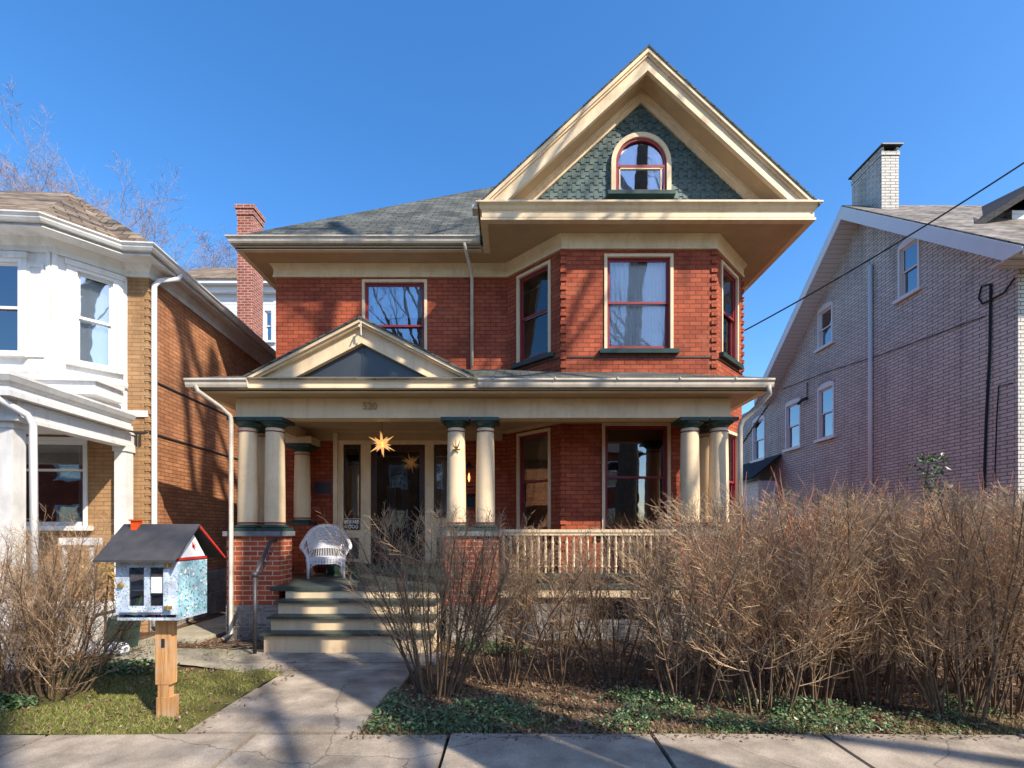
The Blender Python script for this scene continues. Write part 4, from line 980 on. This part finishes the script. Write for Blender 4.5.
# ================================================================== GROUND
def grid_sheet(x0, x1, y0, y1, nx, ny, zf):
    m = MB(); vs = [(x0+(x1-x0)*i/nx, y0+(y1-y0)*j/ny, 0) for j in range(ny+1) for i in range(nx+1)]
    vs = [(x, y, zf(x, y)) for x, y, _ in vs]
    m.add(vs, [(j*(nx+1)+i, j*(nx+1)+i+1, (j+1)*(nx+1)+i+1, (j+1)*(nx+1)+i) for j in range(ny) for i in range(nx)]); return m
from mathutils import noise as mn
def gh(x, y): return -.02+.035*mn.noise(V((x*1.3, y*1.3, 0)))+.015*mn.noise(V((x*5, y*5, 3)))
far = MB().box(-400, 400, -400, 400, -.32, -.16); struct(far.build('ground', 'soil', None))
struct(grid_sheet(-16, 16, 4.1, 24, 200, 120, gh).build('ground', 'soil', None, smooth=True))
struct(grid_sheet(-5.6, -2.82, 4.12, 5.98, 50, 36, lambda x, y: gh(x, y)*.6+.0+.02).build('lawn', 'turf', None, smooth=True))
sw_ = MB(); js = [-9.0, -7.3, -5.6, -3.96, -2.19, -.535, 1.19, 2.64, 4.3, 6.0, 7.7, 9.4]
random.seed(3)
for a, b in zip(js[:-1], js[1:]):
    d = random.uniform(-.008, .008); e = random.uniform(-.01, .01)
    sw_.add([(a+.017, 2.62, -.1), (b-.017, 2.62, -.1), (b-.017, 4.09, -.1), (a+.017, 4.09, -.1), (a+.017, 2.62, .02+d), (b-.017, 2.62, .02+e), (b-.017, 4.09, .02+e), (a+.017, 4.09, .02+d)], [(3,2,1,0),(4,5,6,7),(0,1,5,4),(1,2,6,5),(2,3,7,6),(3,0,4,7)])
struct(sw_.build('sidewalk', 'concrete', None))
fw = MB(); fw.box(-2.80, -1.33, 4.12, 5.26, -.1, .028); fw.box(-2.80, -1.25, 5.285, 5.96, -.1, .012); fw.box(-3.15, -1.25, 5.975, 6.76, -.1, .014); fw.box(-3.62, -1.0, 6.3, 6.8, -.1, .03)
struct(fw.build('front_walk', 'concrete', None))
sp = MB(); sp.add([(-3.17, 5.85, .005), (-3.17, 7.0, .01), (-5.0, 7.1, .012), (-5.3, 7.6, .01), (-6.1, 7.5, .01), (-5.55, 6.55, .012), (-4.1, 6.2, .008)], [tuple(range(7))[::-1]]); sp.prism([(-5.9, 7.55, -.06), (-4.95, 7.55, -.06), (-4.95, 18, -.06), (-5.9, 18, -.06)], (0, 0, .07))
struct(sp.build('side_path', 'mossy', None, recalc=True))
vg = MB().box(-30, 30, -1.8, 2.6, -.1, -.005); struct(vg.build('verge', 'turf', None))
kb = MB().box(-30, 30, -1.98, -1.8, -.3, .0); struct(kb.build('kerb', 'kerb', None))
rd_ = MB().box(-60, 60, -8, -1.98, -.25, -.13); struct(rd_.build('road', 'asphalt', None))
opp = MB().box(-60, 60, -10.2, -8, -.25, .0); struct(opp.build('sidewalk', 'concrete', None))
# ================================================================== LITTLE LIBRARY
LB = thing('little_library', (-3.27, 4.58, 0), 'painted book box with black roof and floral teal side on a wooden post', 'book box')
bx0, bx1, by0, by1, bz0_, bz1_ = -3.60, -3.05, 4.38, 4.80, .96, 1.47
m = MB()
m.prism([(-3.345, 4.50, .31), (-3.20, 4.50, .31), (-3.20, 4.585, .31), (-3.345, 4.585, .31)], (0, 0, .65))
m.prism([(-3.325, 4.505, .19), (-3.225, 4.505, .19), (-3.225, 4.58, .19), (-3.325, 4.58, .19)], (0, 0, .12))
m.prism([(-3.335, 4.50, -.1), (-3.185, 4.50, -.1), (-3.19, 4.60, -.1), (-3.335, 4.60, -.1)], (0, 0, .29))
m.build('post', 'post', LB, recalc=True)
m = MB(); m.box(-3.285, -3.255, 4.494, 4.499, .66, .74); m.build('notch_shade', 'dark', LB)  # no real cut: thin dark plate painted as the recess's shade
# carcass
m = MB(); m.box(bx0, bx1, by0, by1, bz0_-.025, bz0_); m.box(bx0, bx0+.02, by0, by1, bz0_, bz1_); m.box(bx0+.02, bx1-.02, by1-.02, by1, bz0_, bz1_); m.box(bx0+.02, bx1-.02, by0+.02, by1-.02, 1.20, 1.212)
m.build('box', 'lav', LB)
MB().prism([(bx1, by0, bz0_-.001), (bx1, by1, bz0_-.001), (bx1, by1, bz1_), (bx1, by0, bz1_)], (-.018, 0, 0)).build('painted_side', 'teal', LB, recalc=True)
MB().prism([(bx1, by0+.03, 1.505), (bx1, by1-.03, 1.505), (bx1, 4.59, 1.73)], (-.018, 0, 0)).build('gable_panel', 'signwhite', LB, recalc=True)
MB().box(bx1-.018, bx1+.006, by0+.01, by1-.01, 1.48, 1.502).build('gable_strip', 'redtrim', LB)
lf = MB()
for k in range(5):
    a = math.radians(90+k*36-72-60); r1 = .055
    cy, cz = 4.585, 1.60
    lf.prism([(bx1+.001, cy+.008*math.cos(a+1.57), cz+.008*math.sin(a+1.57)), (bx1+.001, cy+r1*math.cos(a), cz+r1*math.sin(a)), (bx1+.001, cy-.008*math.cos(a+1.57), cz-.008*math.sin(a+1.57))], (.003, 0, 0))
lf.build('red_leaf_mark', 'redtrim', LB, recalc=True)
m = MB()
m.prism([(-3.71, 4.25, 1.475), (-2.985, 4.25, 1.475), (-2.985, 4.59, 1.80), (-3.71, 4.59, 1.80)], (0, 0, .018)); m.prism([(-3.71, 4.99, 1.475), (-3.71, 4.59, 1.80), (-2.985, 4.59, 1.80), (-2.985, 4.99, 1.475)], (0, 0, .018))
rf_ = m.build('roof', 'tarroof', LB, recalc=True)
m = MB()
for ya, s_ in ((4.98, -1),): m.prism([(-2.984, ya, 1.465), (-2.984, ya+.0, 1.483), (-2.984, 4.59, 1.797), (-2.984, 4.59, 1.775)], (.012, 0, 0))
m.build('roof_edge', 'redtrim', LB, recalc=True)
m = MB(); m.box(-3.60, -3.545, 4.53, 4.60, 1.74, 1.845); m.box(-3.61, -3.535, 4.52, 4.61, 1.845, 1.86); m.build('chimney', 'orange', rf_)
# doors
m = MB(); yy0, yy1 = by0-.02, by0+.0
def dx(px): return X(px, 4.36)
def dz(py): return Z(py, 4.36)
xa, xb, xc, xd = dx(129), dx(144), dx(150), dx(165.5); zt_, zb_ = dz(567.5), dz(606)
m.box(bx0, xa, yy0, yy1, bz0_+.03, bz1_); m.box(xb, xc, yy0, yy1, zb_, zt_); m.box(xd, bx1-.0, yy0, yy1, bz0_+.03, bz1_); m.box(xa, xd, yy0, yy1, zt_, bz1_); m.box(xa, xd, yy0, yy1, bz0_+.03, zb_)
m.box(xd+.005, xd+.045, yy0-.035, yy0-.001, zb_-.03, zt_-.01); m.box(bx0+.05, xd-.02, yy0-.02, yy0-.001, bz0_+.055, bz0_+.075)
dr_ = m.build('door', 'lav', LB)
MB().box(xa, xb, yy0+.005, yy0+.009, zb_, zt_).box(xc, xd, yy0+.005, yy0+.009, zb_, zt_).build('pane', 'glassclear', dr_)
MB().box(xc+.012, xd-.01, yy0-.001, yy0+.002, dz(593), dz(577)).build('notice', 'signwhite', dr_)
MB().tube([(dx(121.5), yy0-.005, dz(585)), (dx(121.5), yy0-.03, dz(585))], [.028, .018], 12).build('knob', 'brass', dr_)
for py in (565, 607): MB().box(dx(167), dx(175), yy0-.042, yy0-.036, dz(py)-.015, dz(py)+.015).tube([(dx(171), yy0-.045, dz(py)-.022), (dx(171), yy0-.045, dz(py)+.022)], .006, 6).build('hinge', 'brass', dr_)
# side lettering-like vertical mark column on the teal side is painted flowers only
bookc = [((.05,.35,.1), 'green'), ((.75,.7,.05), 'yellow'), ((.1,.3,.7), 'blue'), ((.05,.1,.35), 'navy'), ((.7,.7,.72), 'white'), ((.45,.04,.05), 'red'), ((.3,.03,.1), 'dark red'), ((.5,.2,.1), 'brown'), ((.05,.3,.3), 'teal')]
xs_ = [xa+.005, xa+.03, xa+.055, xa+.08, xa+.105, xc+.0, xc+.035, xc+.07, xc+.10]
for i, ((c, nme), x) in enumerate(zip(bookc, xs_)):
    M['bk%d' % i] = plain(nme+' book cloth', c, .6, .05, 9)
    hgt = [.17, .19, .16, .15, .14, .12, .13, .10, .12][i]; lean = -.35 if i < 5 else .1
    m = MB(); b0 = V((x, by0+.02, bz0_+.003)); t = V((math.cos(lean), 0, math.sin(-lean)*-1)); 
    ux = V((math.cos(lean), 0, -math.sin(lean)*-1)); ux = V((math.cos(lean), 0, math.sin(lean))); uz = V((-math.sin(lean), 0, math.cos(lean)))
    if lean < 0: b0 = b0+V((-.02, 0, .012))
    P4 = [b0, b0+ux*.022, b0+ux*.022+V((0, .13, 0)), b0+V((0, .13, 0))]
    m.prism(P4, uz*hgt); bo = m.build('book', 'bk%d' % i, None, origin=tuple(b0), recalc=True)
    tag(bo, '%s book %s in the little library box' % (nme, 'leaning behind the left pane' if i < 5 else 'upright behind the right pane'), 'book', 'books inside the little library')
# small dark clutter on path, pale sack, green object
sk = MB(); 
for k, (dx_, dy_, r_) in enumerate(((0, 0, .12), (.16, .03, .10), (.3, .02, .08), (-.13, -.03, .09))):
    sk.lathe(-5.75+dx_, 6.7+dy_, [(.02, .0), (r_, .03), (r_*1.05, .1), (r_*.7, .17), (.02, .19)], 10)
tag(sk.build('sack', 'siding', None, origin=(-5.75, 6.7, 0), smooth=True), 'crumpled pale sack lying beside the path behind the left shrub', 'sack')
tc = MB().prism([(-5.95, 6.95, 0), (-5.65, 6.95, 0), (-5.60, 6.95, .42), (-5.85, 6.95, .5)], (0, .3, 0))
tag(tc.build('garden_bin', 'green', None, origin=(-5.8, 7, 0), recalc=True), 'dark green garden bin against the left house porch', 'bin')
random.seed(11)
st_ = MB()
for k in range(7):
    a = random.uniform(-.5, .5); x = random.uniform(-4.5, -3.9); y = random.uniform(6.9, 7.4)
    st_.tube([(x, y, .02), (x+.25*math.cos(a), y+.25*math.sin(a), .05), (x+.5*math.cos(a+.2), y+.5*math.sin(a+.2), .03)], [.012, .01, .004], 5)
tag(st_.build('fallen_branch', 'barkB', None, origin=(-4.2, 7.1, 0)), 'fallen bare branches lying on the side path left of the brick pier', 'branch')

# ================================================================== PLANTS
def rvec(rng, s=1): return V((rng.uniform(-s, s), rng.uniform(-s, s), rng.uniform(-s, s)))
def grow(mbs, rng, p, d, L, r, lvl, maxl, cfg):
    zt = cfg.get('ztop', 99)+rng.gauss(0, .085)
    n = cfg['seg'][lvl]; pts = [p.copy()]; rads = [r]; q = p.copy(); dd = d.copy()
    for i in range(n):
        dd = (dd+rvec(rng, cfg['wob'][lvl])+V((0, 0, cfg['up'][lvl]))).normalized()
        if q.z > zt: n = i; break
        q = q+dd*(L/n); pts.append(q.copy()); rads.append(r*(1-(1-cfg['tip'][lvl])*(i+1)/n))
    if n < 1: return
    mbs[min(lvl, len(mbs)-1)].tube(pts, rads, cfg['sides'][lvl], False)
    if lvl >= maxl: return
    k = cfg['kids'][lvl]; k = max(1, int(k*rng.uniform(.75, 1.25)))
    for j in range(k):
        t = cfg['from'][lvl]+(1-cfg['from'][lvl])*((j+rng.random())/k)**(cfg.get('bias', 1) if lvl == 0 else 1)
        f = t*n; i = min(n-1, int(f)); pp = pts[i].lerp(pts[i+1], f-i); ax = (pts[i+1]-pts[i]).normalized()
        o = ax.orthogonal().normalized(); o.rotate(Matrix.Rotation(rng.uniform(0, 6.283), 3, ax))
        ang = math.radians(rng.uniform(*cfg['ang'][lvl])); nd = (ax*math.cos(ang)+o*math.sin(ang)).normalized()
        if nd.z < -.2: nd.z *= -.5
        rr = max(rads[i]*cfg['rk'][lvl], cfg['rmin'])
        grow(mbs, rng, pp, nd.normalized(), L*cfg['lk'][lvl]*(1-.45*t)*rng.uniform(.7, 1.2), rr, lvl+1, maxl, cfg)
def tree(name, base, h, seed, mat, label, trunk=.4, r0=.25, kids=(7, 6, 5, 4, 0), rmin=.012, group='bare trees beyond the houses', twigmat=None, spread=(25, 50), lean=(0, 0), maxl=4, sides=(10, 6, 4, 3, 3)):
    rng = random.Random(seed); t = thing(name, base, label, 'tree', group)
    cfg = dict(seg=(7, 6, 5, 4, 3), wob=(.05, .13, .2, .25, .3), up=(.02, .06, .06, .05, .05), tip=(.35, .25, .25, .3, .5), sides=sides, kids=kids, ang=(spread, (30, 60), (30, 60), (30, 65), (30, 60)), lk=(.62, .55, .5, .5, .5), rk=(.6, .55, .5, .5, .5), rmin=rmin)
    cfg['from'] = (trunk, .25, .2, .15, .1)
    a, b = MB(), MB()
    grow([a, a, b], rng, V(base), V((lean[0], lean[1], 1)).normalized(), h, r0, 0, maxl, cfg)
    a.build('trunk', mat, t, smooth=True); b.build('crown', twigmat or mat, t)
    return t
# trees beyond the houses, seen at the upper left
for i, (px, D, ytop, lab, gh_) in enumerate(((-14, 26, 120, 'bare pinkish tree cut by the left edge of the photo', 0), (38, 26, 100, 'tallest bare pinkish tree behind the tan brick house', 1), (85, 27, 145, 'bare tree rising just right of the left roof peak', 2),
        (140, 27, 190, 'lower bare tree behind the sloping right end of the left roof', 3), (180, 28, 222, 'small bare tree behind the left roof end', 4), (215, 30, 232, 'small bare tree just left of the red chimney', 5))):
    tree('bare_tree', (X(px, D), D, 0), Z(ytop, D)*(.58 if i == 0 else .66 if i == 1 else .72), 60+i, 'barkA', lab, trunk=.38, r0=.14, kids=(17, 10, 8, 6, 0), rmin=.006, sides=(8, 5, 4, 3, 3), spread=(22, 42))
# street trees behind the camera (cast the shadows on the house and lawn, mirrored in the windows)
tree('street_tree', (6.2, -1.05, 0), 21, 26, 'barkB', 'large bare street tree in the verge right of the camera', trunk=.5, spread=(35, 65), r0=.34, kids=(6, 5, 4, 3, 0), rmin=.008, group='street trees')
tree('street_tree', (4.3, -.3, 0), 19, 21, 'barkB', 'thick-trunked bare street tree nearest the camera', trunk=.5, r0=.44, kids=(5, 4, 3, 3, 0), rmin=.008, group='street trees', spread=(30, 60))
tree('street_tree', (12.5, -3.2, 0), 18, 8, 'barkB', 'bare street tree further right along the road', trunk=.4, r0=.28, kids=(4, 4, 3, 2, 0), rmin=.008, group='street trees')
tree('street_tree', (11.5, -11.2, 0), 19, 9, 'barkB', 'bare tree across the road', trunk=.3, r0=.36, kids=(8, 6, 5, 3, 0), rmin=.01, group='street trees')
tree('street_tree', (-5.5, -9.4, 0), 17, 15, 'barkB', 'second bare tree across the road', trunk=.3, r0=.33, kids=(8, 6, 5, 3, 0), rmin=.01, group='street trees')
# shrubs
def shrub(base, label, seed, stems=16, h=1.9, spread=.5, rad=.15, mat='twig', kids=(9, 5, 0), lean=(0, 0), top=None, shoots=0, group='bare hedge shrubs along the sidewalk', name='hedge_shrub', stemr=.0105, tw=.0016, wide=(12, 40), frm=.25, stemmat='shrubstem', lk=(.42, .5), upk=.07, ztop=99):
    rng = random.Random(seed); t = thing(name, (base[0], base[1], 0), label, 'shrub', group)
    a, b, c = MB(), MB(), MB()
    for i in range(stems):
        an = rng.uniform(0, 6.283); rr = rad*math.sqrt(rng.random()); tilt = spread*rr/rad*rng.uniform(.5, 1.1)
        p = V((base[0]+rr*math.cos(an), base[1]+rr*math.sin(an)*.8, -.04)); d = V((math.cos(an)*tilt+lean[0], math.sin(an)*tilt*.7+lean[1], 1)).normalized()
        L = h*rng.uniform(.72, 1.04)
        cfg = dict(seg=(7, 5, 3), wob=(.12, .16, .13), up=(.03, upk, .10), bias=.72, tip=(.3, .35, .6), sides=(5, 3, 3), kids=kids, ang=(wide, (28, 72), (20, 50)), lk=lk+(.5,), rk=(.5, .6, .6), rmin=tw)
        cfg['from'] = (frm, .12, .1); cfg['ztop'] = ztop
        grow([a, b], rng, p, d, L, stemr*rng.uniform(.7, 1.4), 0, 2, cfg)
    for i in range(shoots*2):
        if i == 0: pts_s = []
        p = V((base[0]+rng.uniform(-.35, .35), base[1]+rng.uniform(-.3, .3), h*.72)); d = V((rng.uniform(-.6, .6), rng.uniform(-.2, .2), 1)).normalized()
        grow([c], rng, p, d, rng.uniform(.3, .85), .005, 2, 2, dict(seg=(7, 5, 5), wob=(.1, .1, .07), up=(0, 0, .0), tip=(.5, .5, .3), sides=(4, 4, 4), kids=(0, 0, 0)))
    a.build('stem', stemmat, t); b.build('twig', mat, t)
    if shoots: c.build('shoot', 'shoot', t)
    return t
hs = [((1.85, 5.0), 'bare hedge shrub in front of the right porch pier', 1.75, 0), ((2.45, 4.72), 'many-stemmed bare shrub just right of the porch columns', 1.98, 3),
      ((3.05, 4.85), 'tall bare hedge shrub with red brown shoots left of the vent pipe', 2.05, 12), ((3.75, 4.95), 'bare hedge shrub below the middle side windows of the pale house', 2.05, 8),
      ((4.25, 4.6), 'bare hedge shrub with dark clumped base near the right end', 2.0, 6), ((4.85, 4.8), 'rightmost front bare hedge shrub cut by the right edge of the photo', 2.02, 4), ((5.6, 4.9), 'bare hedge shrub just outside the right edge', 2.02, 2),
      ((2.5, 5.7), 'bare shrub in the back row behind the porch corner', 2.0, 6), ((3.3, 5.75), 'bare shrub in the back row right of the porch corner', 2.1, 10),
      ((4.1, 5.75), 'bare shrub in the back row under the vent pipe', 2.15, 12), ((4.9, 5.7), 'bare shrub in the back row left of the wall cables', 2.12, 8), ((5.8, 5.6), 'bare back row shrub nearest the right house corner', 2.12, 4), ((6.6, 5.7), 'bare back row shrub below the right house corner', 2.1, 2)]
for i, (b, lab, h, sh) in enumerate(hs):
    shrub(b, lab, 100+i, stems=25 if i < 7 else 15, h=h*1.08, spread=.48, rad=.32, kids=(22, 11, 0), shoots=sh, frm=.18 if i < 7 else .4, lk=(.33, .38), wide=(15, 65), upk=.10, ztop=h*1.03, mat='twig' if i % 2 else 'twigm')
shrub((-.80, 5.2), 'fan-shaped bare shrub right of the porch steps', 201, stems=32, h=2.0, spread=.50, rad=.22, kids=(21, 11, 0), frm=.24, name='bare_shrub', mat='twigd', lk=(.32, .38), wide=(15, 60), upk=.10, ztop=1.96)
shrub((-.1, 5.55), 'bare shrub in front of the middle brick pier', 206, stems=20, h=1.8, spread=.6, rad=.24, kids=(17, 9, 0), frm=.2, lk=(.34, .4), wide=(15, 65), upk=.10, name='bare_shrub', mat='twigd', ztop=1.75)
shrub((.55, 5.6), 'thin bare shrub in front of the left part of the porch railing', 202, stems=18, h=1.75, spread=.66, rad=.22, kids=(17, 9, 0), frm=.2, lk=(.34, .4), wide=(15, 65), upk=.10, name='bare_shrub', mat='twigd', ztop=1.72)
shrub((1.2, 5.6), 'bare shrub in front of the cellar window', 203, stems=22, h=1.8, spread=.7, rad=.24, kids=(17, 9, 0), frm=.18, lk=(.34, .4), wide=(15, 65), upk=.10, name='bare_shrub', mat='twigd', ztop=1.8)
shrub((-4.85, 5.05), 'spreading bare shrub on the lawn in front of the white porch', 204, stems=34, h=1.75, spread=.95, rad=.26, kids=(18, 10, 0), frm=.15, lk=(.36, .4), wide=(15, 65), upk=.09, name='bare_shrub', mat='twigd', lean=(.08, 0))
shrub((-5.35, 4.85), 'bare shrub cut by the left edge of the photo', 205, stems=28, h=1.75, spread=.75, rad=.26, kids=(18, 10, 0), frm=.15, lk=(.36, .4), wide=(15, 65), upk=.09, name='bare_shrub', mat='twigd')
# leaf scatter
def leaves(n, place, size, mat, name, label=None, flat=.5, seed=1, kind='stuff', aspect=.6, parent=None):
    rng = random.Random(seed); vs = []; fs = []
    for i in range(n):
        p = place(rng)
        if p is None: continue
        s = size*rng.uniform(.6, 1.3); u = V((rng.uniform(-1, 1), rng.uniform(-1, 1), rng.uniform(-flat, flat))).normalized()
        w_ = u.cross(V((rng.uniform(-flat, flat), rng.uniform(-flat, flat), 1))).normalized()
        c = V(p); b = len(vs); k = w_.cross(u)*s*.18
        vs += [c-u*s, c+w_*s*aspect-k, c+u*s, c-w_*s*aspect-k]; fs += [(b, b+1, b+2), (b, b+2, b+3)]
    m = MB(); m.v = vs; m.f = fs
    o = m.build(name, mat, parent)
    if kind: o['kind'] = kind
    return o
def clump(x, y, f=1.4, o=0): return mn.noise(V((x*f+o, y*f, 7.7)))
def ivy_p(rng):
    x = rng.uniform(-1.3, 6.5); y = rng.uniform(4.13, 5.5)
    edge = 5.25-.35*abs(x-1)*.4
    c = clump(x, y)
    if y > edge+c*.5 or c+mn.noise(V((x*7, y*7, 2)))*.5 < (.02 if x > .3 else -.12): return None
    if rng.random() < .1: return None
    return (x, y, gh(x, y)+.015+rng.random()**1.7*(.09+.12*max(0, c)))
leaves(30000, ivy_p, .019, 'ivy', 'ivy', flat=.6, seed=3)
def ivy2(rng):
    a = rng.choice(((-5.05, 4.75, .22), (-4.75, 6.0, .35), (-5.1, 5.9, .3), (-.2, 6.9, .3), (-.55, 7.2, .2))); an = rng.uniform(0, 6.28); r = a[2]*math.sqrt(rng.random())
    return (a[0]+r*math.cos(an)*1.6, a[1]+r*math.sin(an)*.7, .02+rng.random()*.14*(1-r/a[2]*.6))
leaves(3500, ivy2, .026, 'ivy', 'ground_ivy', flat=.7, seed=4)
def lit_p(rng):
    x = rng.uniform(-1.35, 9.5); y = rng.uniform(4.1, 7.8)
    if x < -1.0 and y > 6.2: return None
    return (x, y, gh(x, y)+.008+rng.random()*.012)
leaves(26000, lit_p, .022, 'litter', 'leaf_litter', flat=.5, seed=5)
def lit2(rng):
    x = rng.uniform(-6.5, -2.6); y = rng.uniform(4.1, 7.6)
    if x > -5.6 and y < 5.95 and rng.random() < .6: return None
    if x > -5 and 6.05 < y < 7 and rng.random() < .8: return None
    return (x, y, .03+rng.random()*.012)
leaves(4200, lit2, .02, 'litter', 'leaf_litter', flat=.4, seed=6)
leaves(500, lambda r: (r.uniform(-1.4, 5.5), r.uniform(4.0, 4.14)-abs(r.gauss(0, .03)), .03), .016, 'litter', 'leaf_litter', flat=.3, seed=8)
# fine weeds / thatch under the hedge
def blades(n, place, h, mat, name, seed, wd=.0035):
    rng = random.Random(seed); vs = []; fs = []
    for i in range(n):
        p = place(rng)
        if p is None: continue
        a = rng.uniform(0, 6.283); hh = h*rng.uniform(.5, 1.3); c = V(p); t = V((math.cos(a), math.sin(a), 0))*wd; l = V((rng.gauss(0, .45), rng.gauss(0, .45), 1)).normalized()*hh
        b = len(vs); vs += [c-t, c+t, c+l*.6+t*.6, c+l*.6-t*.6, c+l+V((l.x*.4, l.y*.4, 0))]; fs += [(b, b+1, b+2, b+3), (b+3, b+2, b+4)]
    m = MB(); m.v = vs; m.f = fs; o = m.build(name, mat, None); o['kind'] = 'stuff'; return o
def gr_p(rng):
    x = rng.uniform(-5.6, -2.78); y = rng.uniform(4.1, 6.02)
    if math.hypot(x+4.95, (y-5.0)*1.2) < .45: return None
    c = clump(x, y, 2.2, 3)
    if c < -.1 and rng.random() < .75: return None
    if math.hypot(x+3.0, y-4.7) < .28 and rng.random() < .7: return None
    if x > -2.86+.03*math.sin(y*9): return None
    return (x, y, gh(x, y)*.6+.015)
blades(42000, gr_p, .038, 'grass', 'grass', 9)
def th_p(rng):
    x = rng.uniform(-1.3, 8); y = rng.uniform(4.12, 7.6); c = clump(x, y, 1.8, 9)
    if c < -.25 or (x < -1 and y > 6.2): return None
    return (x, y, gh(x, y))
blades(22000, th_p, .06, 'twigd', 'dead_grass', 10, .0018)
def th2(rng):
    x = rng.uniform(-1.3, 7); y = 4.12+abs(rng.gauss(0, .25)); c = clump(x, y, 1.8, 4)
    if c < -.1: return None
    return (x, y, gh(x, y))
blades(9000, th2, .045, 'grass', 'weeds', 12, .003)
# evergreen vine behind hedge
vt = thing('evergreen_vine', (X(925, 6.6), 6.6, 0), 'small leafy evergreen vine poking above the hedge at the right', 'vine')
MB().tube([(X(905, 6.6), 6.6, 0), (X(915, 6.6), 6.6, 1.5), (X(926, 6.6), 6.62, 2.3), (X(930, 6.6), 6.6, 2.75)], [.03, .025, .015, .006], 6).build('stem', 'shrubstem', vt)
def vp(rng):
    if rng.random() < .45: return (X(928, 6.6)+rng.gauss(0, .1), 6.55+rng.gauss(0, .08), 2.35+rng.uniform(-.15, .45))
    return (X(930, 6.6)+rng.gauss(.25, .3), 6.5+rng.gauss(0, .1), 2.0+rng.gauss(.05, .12))
leaves(420, vp, .035, 'ivy', 'leaf', flat=1, seed=13, kind='stuff', parent=vt)
# yellow conifer-ish growth at far left behind porch shrub
gv = thing('yellow_shrub', (-5.0, 5.9, 0), 'small yellow leaved shrub behind the bare shrub at the left', 'shrub')
MB().tube([(-5.0, 5.9, 0), (-5.0, 5.9, .8), (-4.95, 5.9, 1.3)], [.02, .015, .006], 5).build('stem', 'shrubstem', gv)
M['yleaf'] = leafy('yellow leaves', [(.5,.33,.06), (.4,.25,.06), (.32,.25,.05)], .6)
leaves(420, lambda r: (-4.85+r.gauss(0, .28), 5.9+r.gauss(0, .15), 1.15+r.gauss(0, .22)), .03, 'yleaf', 'leaf', flat=1, seed=14, parent=gv)

# opposite houses (mirrored in the panes)
for k, (x0, x1, mt, lab) in enumerate(((-46, -34, 'palebrick', 'far pale brick house across the road'), (-31, -17, 'brick', 'wide red brick house across the road'), (-13, -4, 'orangebrick', 'brown brick house across the road'), (0, 9, 'brick', 'red brick house across the road'), (13, 22, 'palebrick', 'pale brick house across the road'))):
    oh = thing('brick_house', ((x0+x1)/2, -16, 0), lab, 'house')
    P_ = [(x1, -16), (x0, -16), (x0, -26), (x1, -26), (x1, -16)]
    m = MB(); hl = [(1.2+j*2.6, 2.5+j*2.6, z, z+1.7) for j in range(3) for z in (1.6, 4.9)]
    m.wall(P_[0], P_[1], 0, 7.2, hl)
    for a, b in zip(P_[1:-1], P_[2:]): m.wall(a, b, 0, 7.2)
    m.build('wall', mt, oh); ii = MB()
    for h in hl: window(oh, P_[0], P_[1], *h, trim='vinyl', sash='vinyl', sill='vinyl', interior=ii)
    ii.build('interior', 'dark', oh)
    m = MB(); xm = (x0+x1)/2; m.prism([(x0-.4, -15.6, 7.2), (x1+.4, -15.6, 7.2), (xm, -21, 10.6)], (0, 0, -.05)); m.prism([(x1+.4, -15.6, 7.2), (x1+.4, -26.4, 7.2), (xm, -21, 10.6)], (0, 0, -.05)); m.prism([(x0-.4, -26.4, 7.2), (x0-.4, -15.6, 7.2), (xm, -21, 10.6)], (0, 0, -.05)); m.prism([(x1+.4, -26.4, 7.2), (x0-.4, -26.4, 7.2), (xm, -21, 10.6)], (0, 0, -.05)); m.build('roof', 'darkroof', oh, recalc=True)

# ================================================================== CAMERA, LIGHT
cam = bpy.data.cameras.new('camera'); co = bpy.data.objects.new('camera', cam); COL.objects.link(co); sc.camera = co
co.location = (0, 0, CAMZ); co.rotation_euler = (math.radians(90), 0, 0)
cam.sensor_width = 36; cam.lens = F/1024*36; cam.shift_y = (CY-384)/1024; cam.clip_end = 1500; cam.clip_start = .05
sd = V((1.1, -1.0, 1.3)).normalized()
el = math.asin(sd.z); az = math.atan2(sd.x, sd.y)
sl_ = bpy.data.lights.new('sun', 'SUN'); sl_.energy = 5.0; sl_.angle = math.radians(.5); sl_.color = (1, .90, .75)
so_ = bpy.data.objects.new('sun', sl_); COL.objects.link(so_); so_.rotation_euler = (-sd).to_track_quat('-Z', 'Y').to_euler(); so_.location = (5, -5, 20)
wd_ = bpy.data.worlds.new('World'); sc.world = wd_; wd_.use_nodes = True; t = wd_.node_tree
sk_ = t.nodes.new('ShaderNodeTexSky'); sk_.sky_type = 'NISHITA'; sk_.sun_disc = False; sk_.sun_elevation = el; sk_.sun_rotation = az
sk_.altitude = 0; sk_.air_density = 1.0; sk_.dust_density = .7; sk_.ozone_density = 2.6
hs_ = t.nodes.new('ShaderNodeHueSaturation'); hs_.inputs['Hue'].default_value = .503; hs_.inputs['Saturation'].default_value = 1.3; hs_.inputs['Value'].default_value = 1.27
t.links.new(sk_.outputs[0], hs_.inputs['Color']); t.links.new(hs_.outputs[0], t.nodes['Background'].inputs[0]); t.nodes['Background'].inputs[1].default_value = .15
vs_ = sc.view_settings; vs_.view_transform = 'Standard'; vs_.look = 'None'; vs_.exposure = .64; vs_.gamma = 1; vs_.use_curve_mapping = False
sc.cycles.transparent_max_bounces = 16; sc.cycles.max_bounces = 8
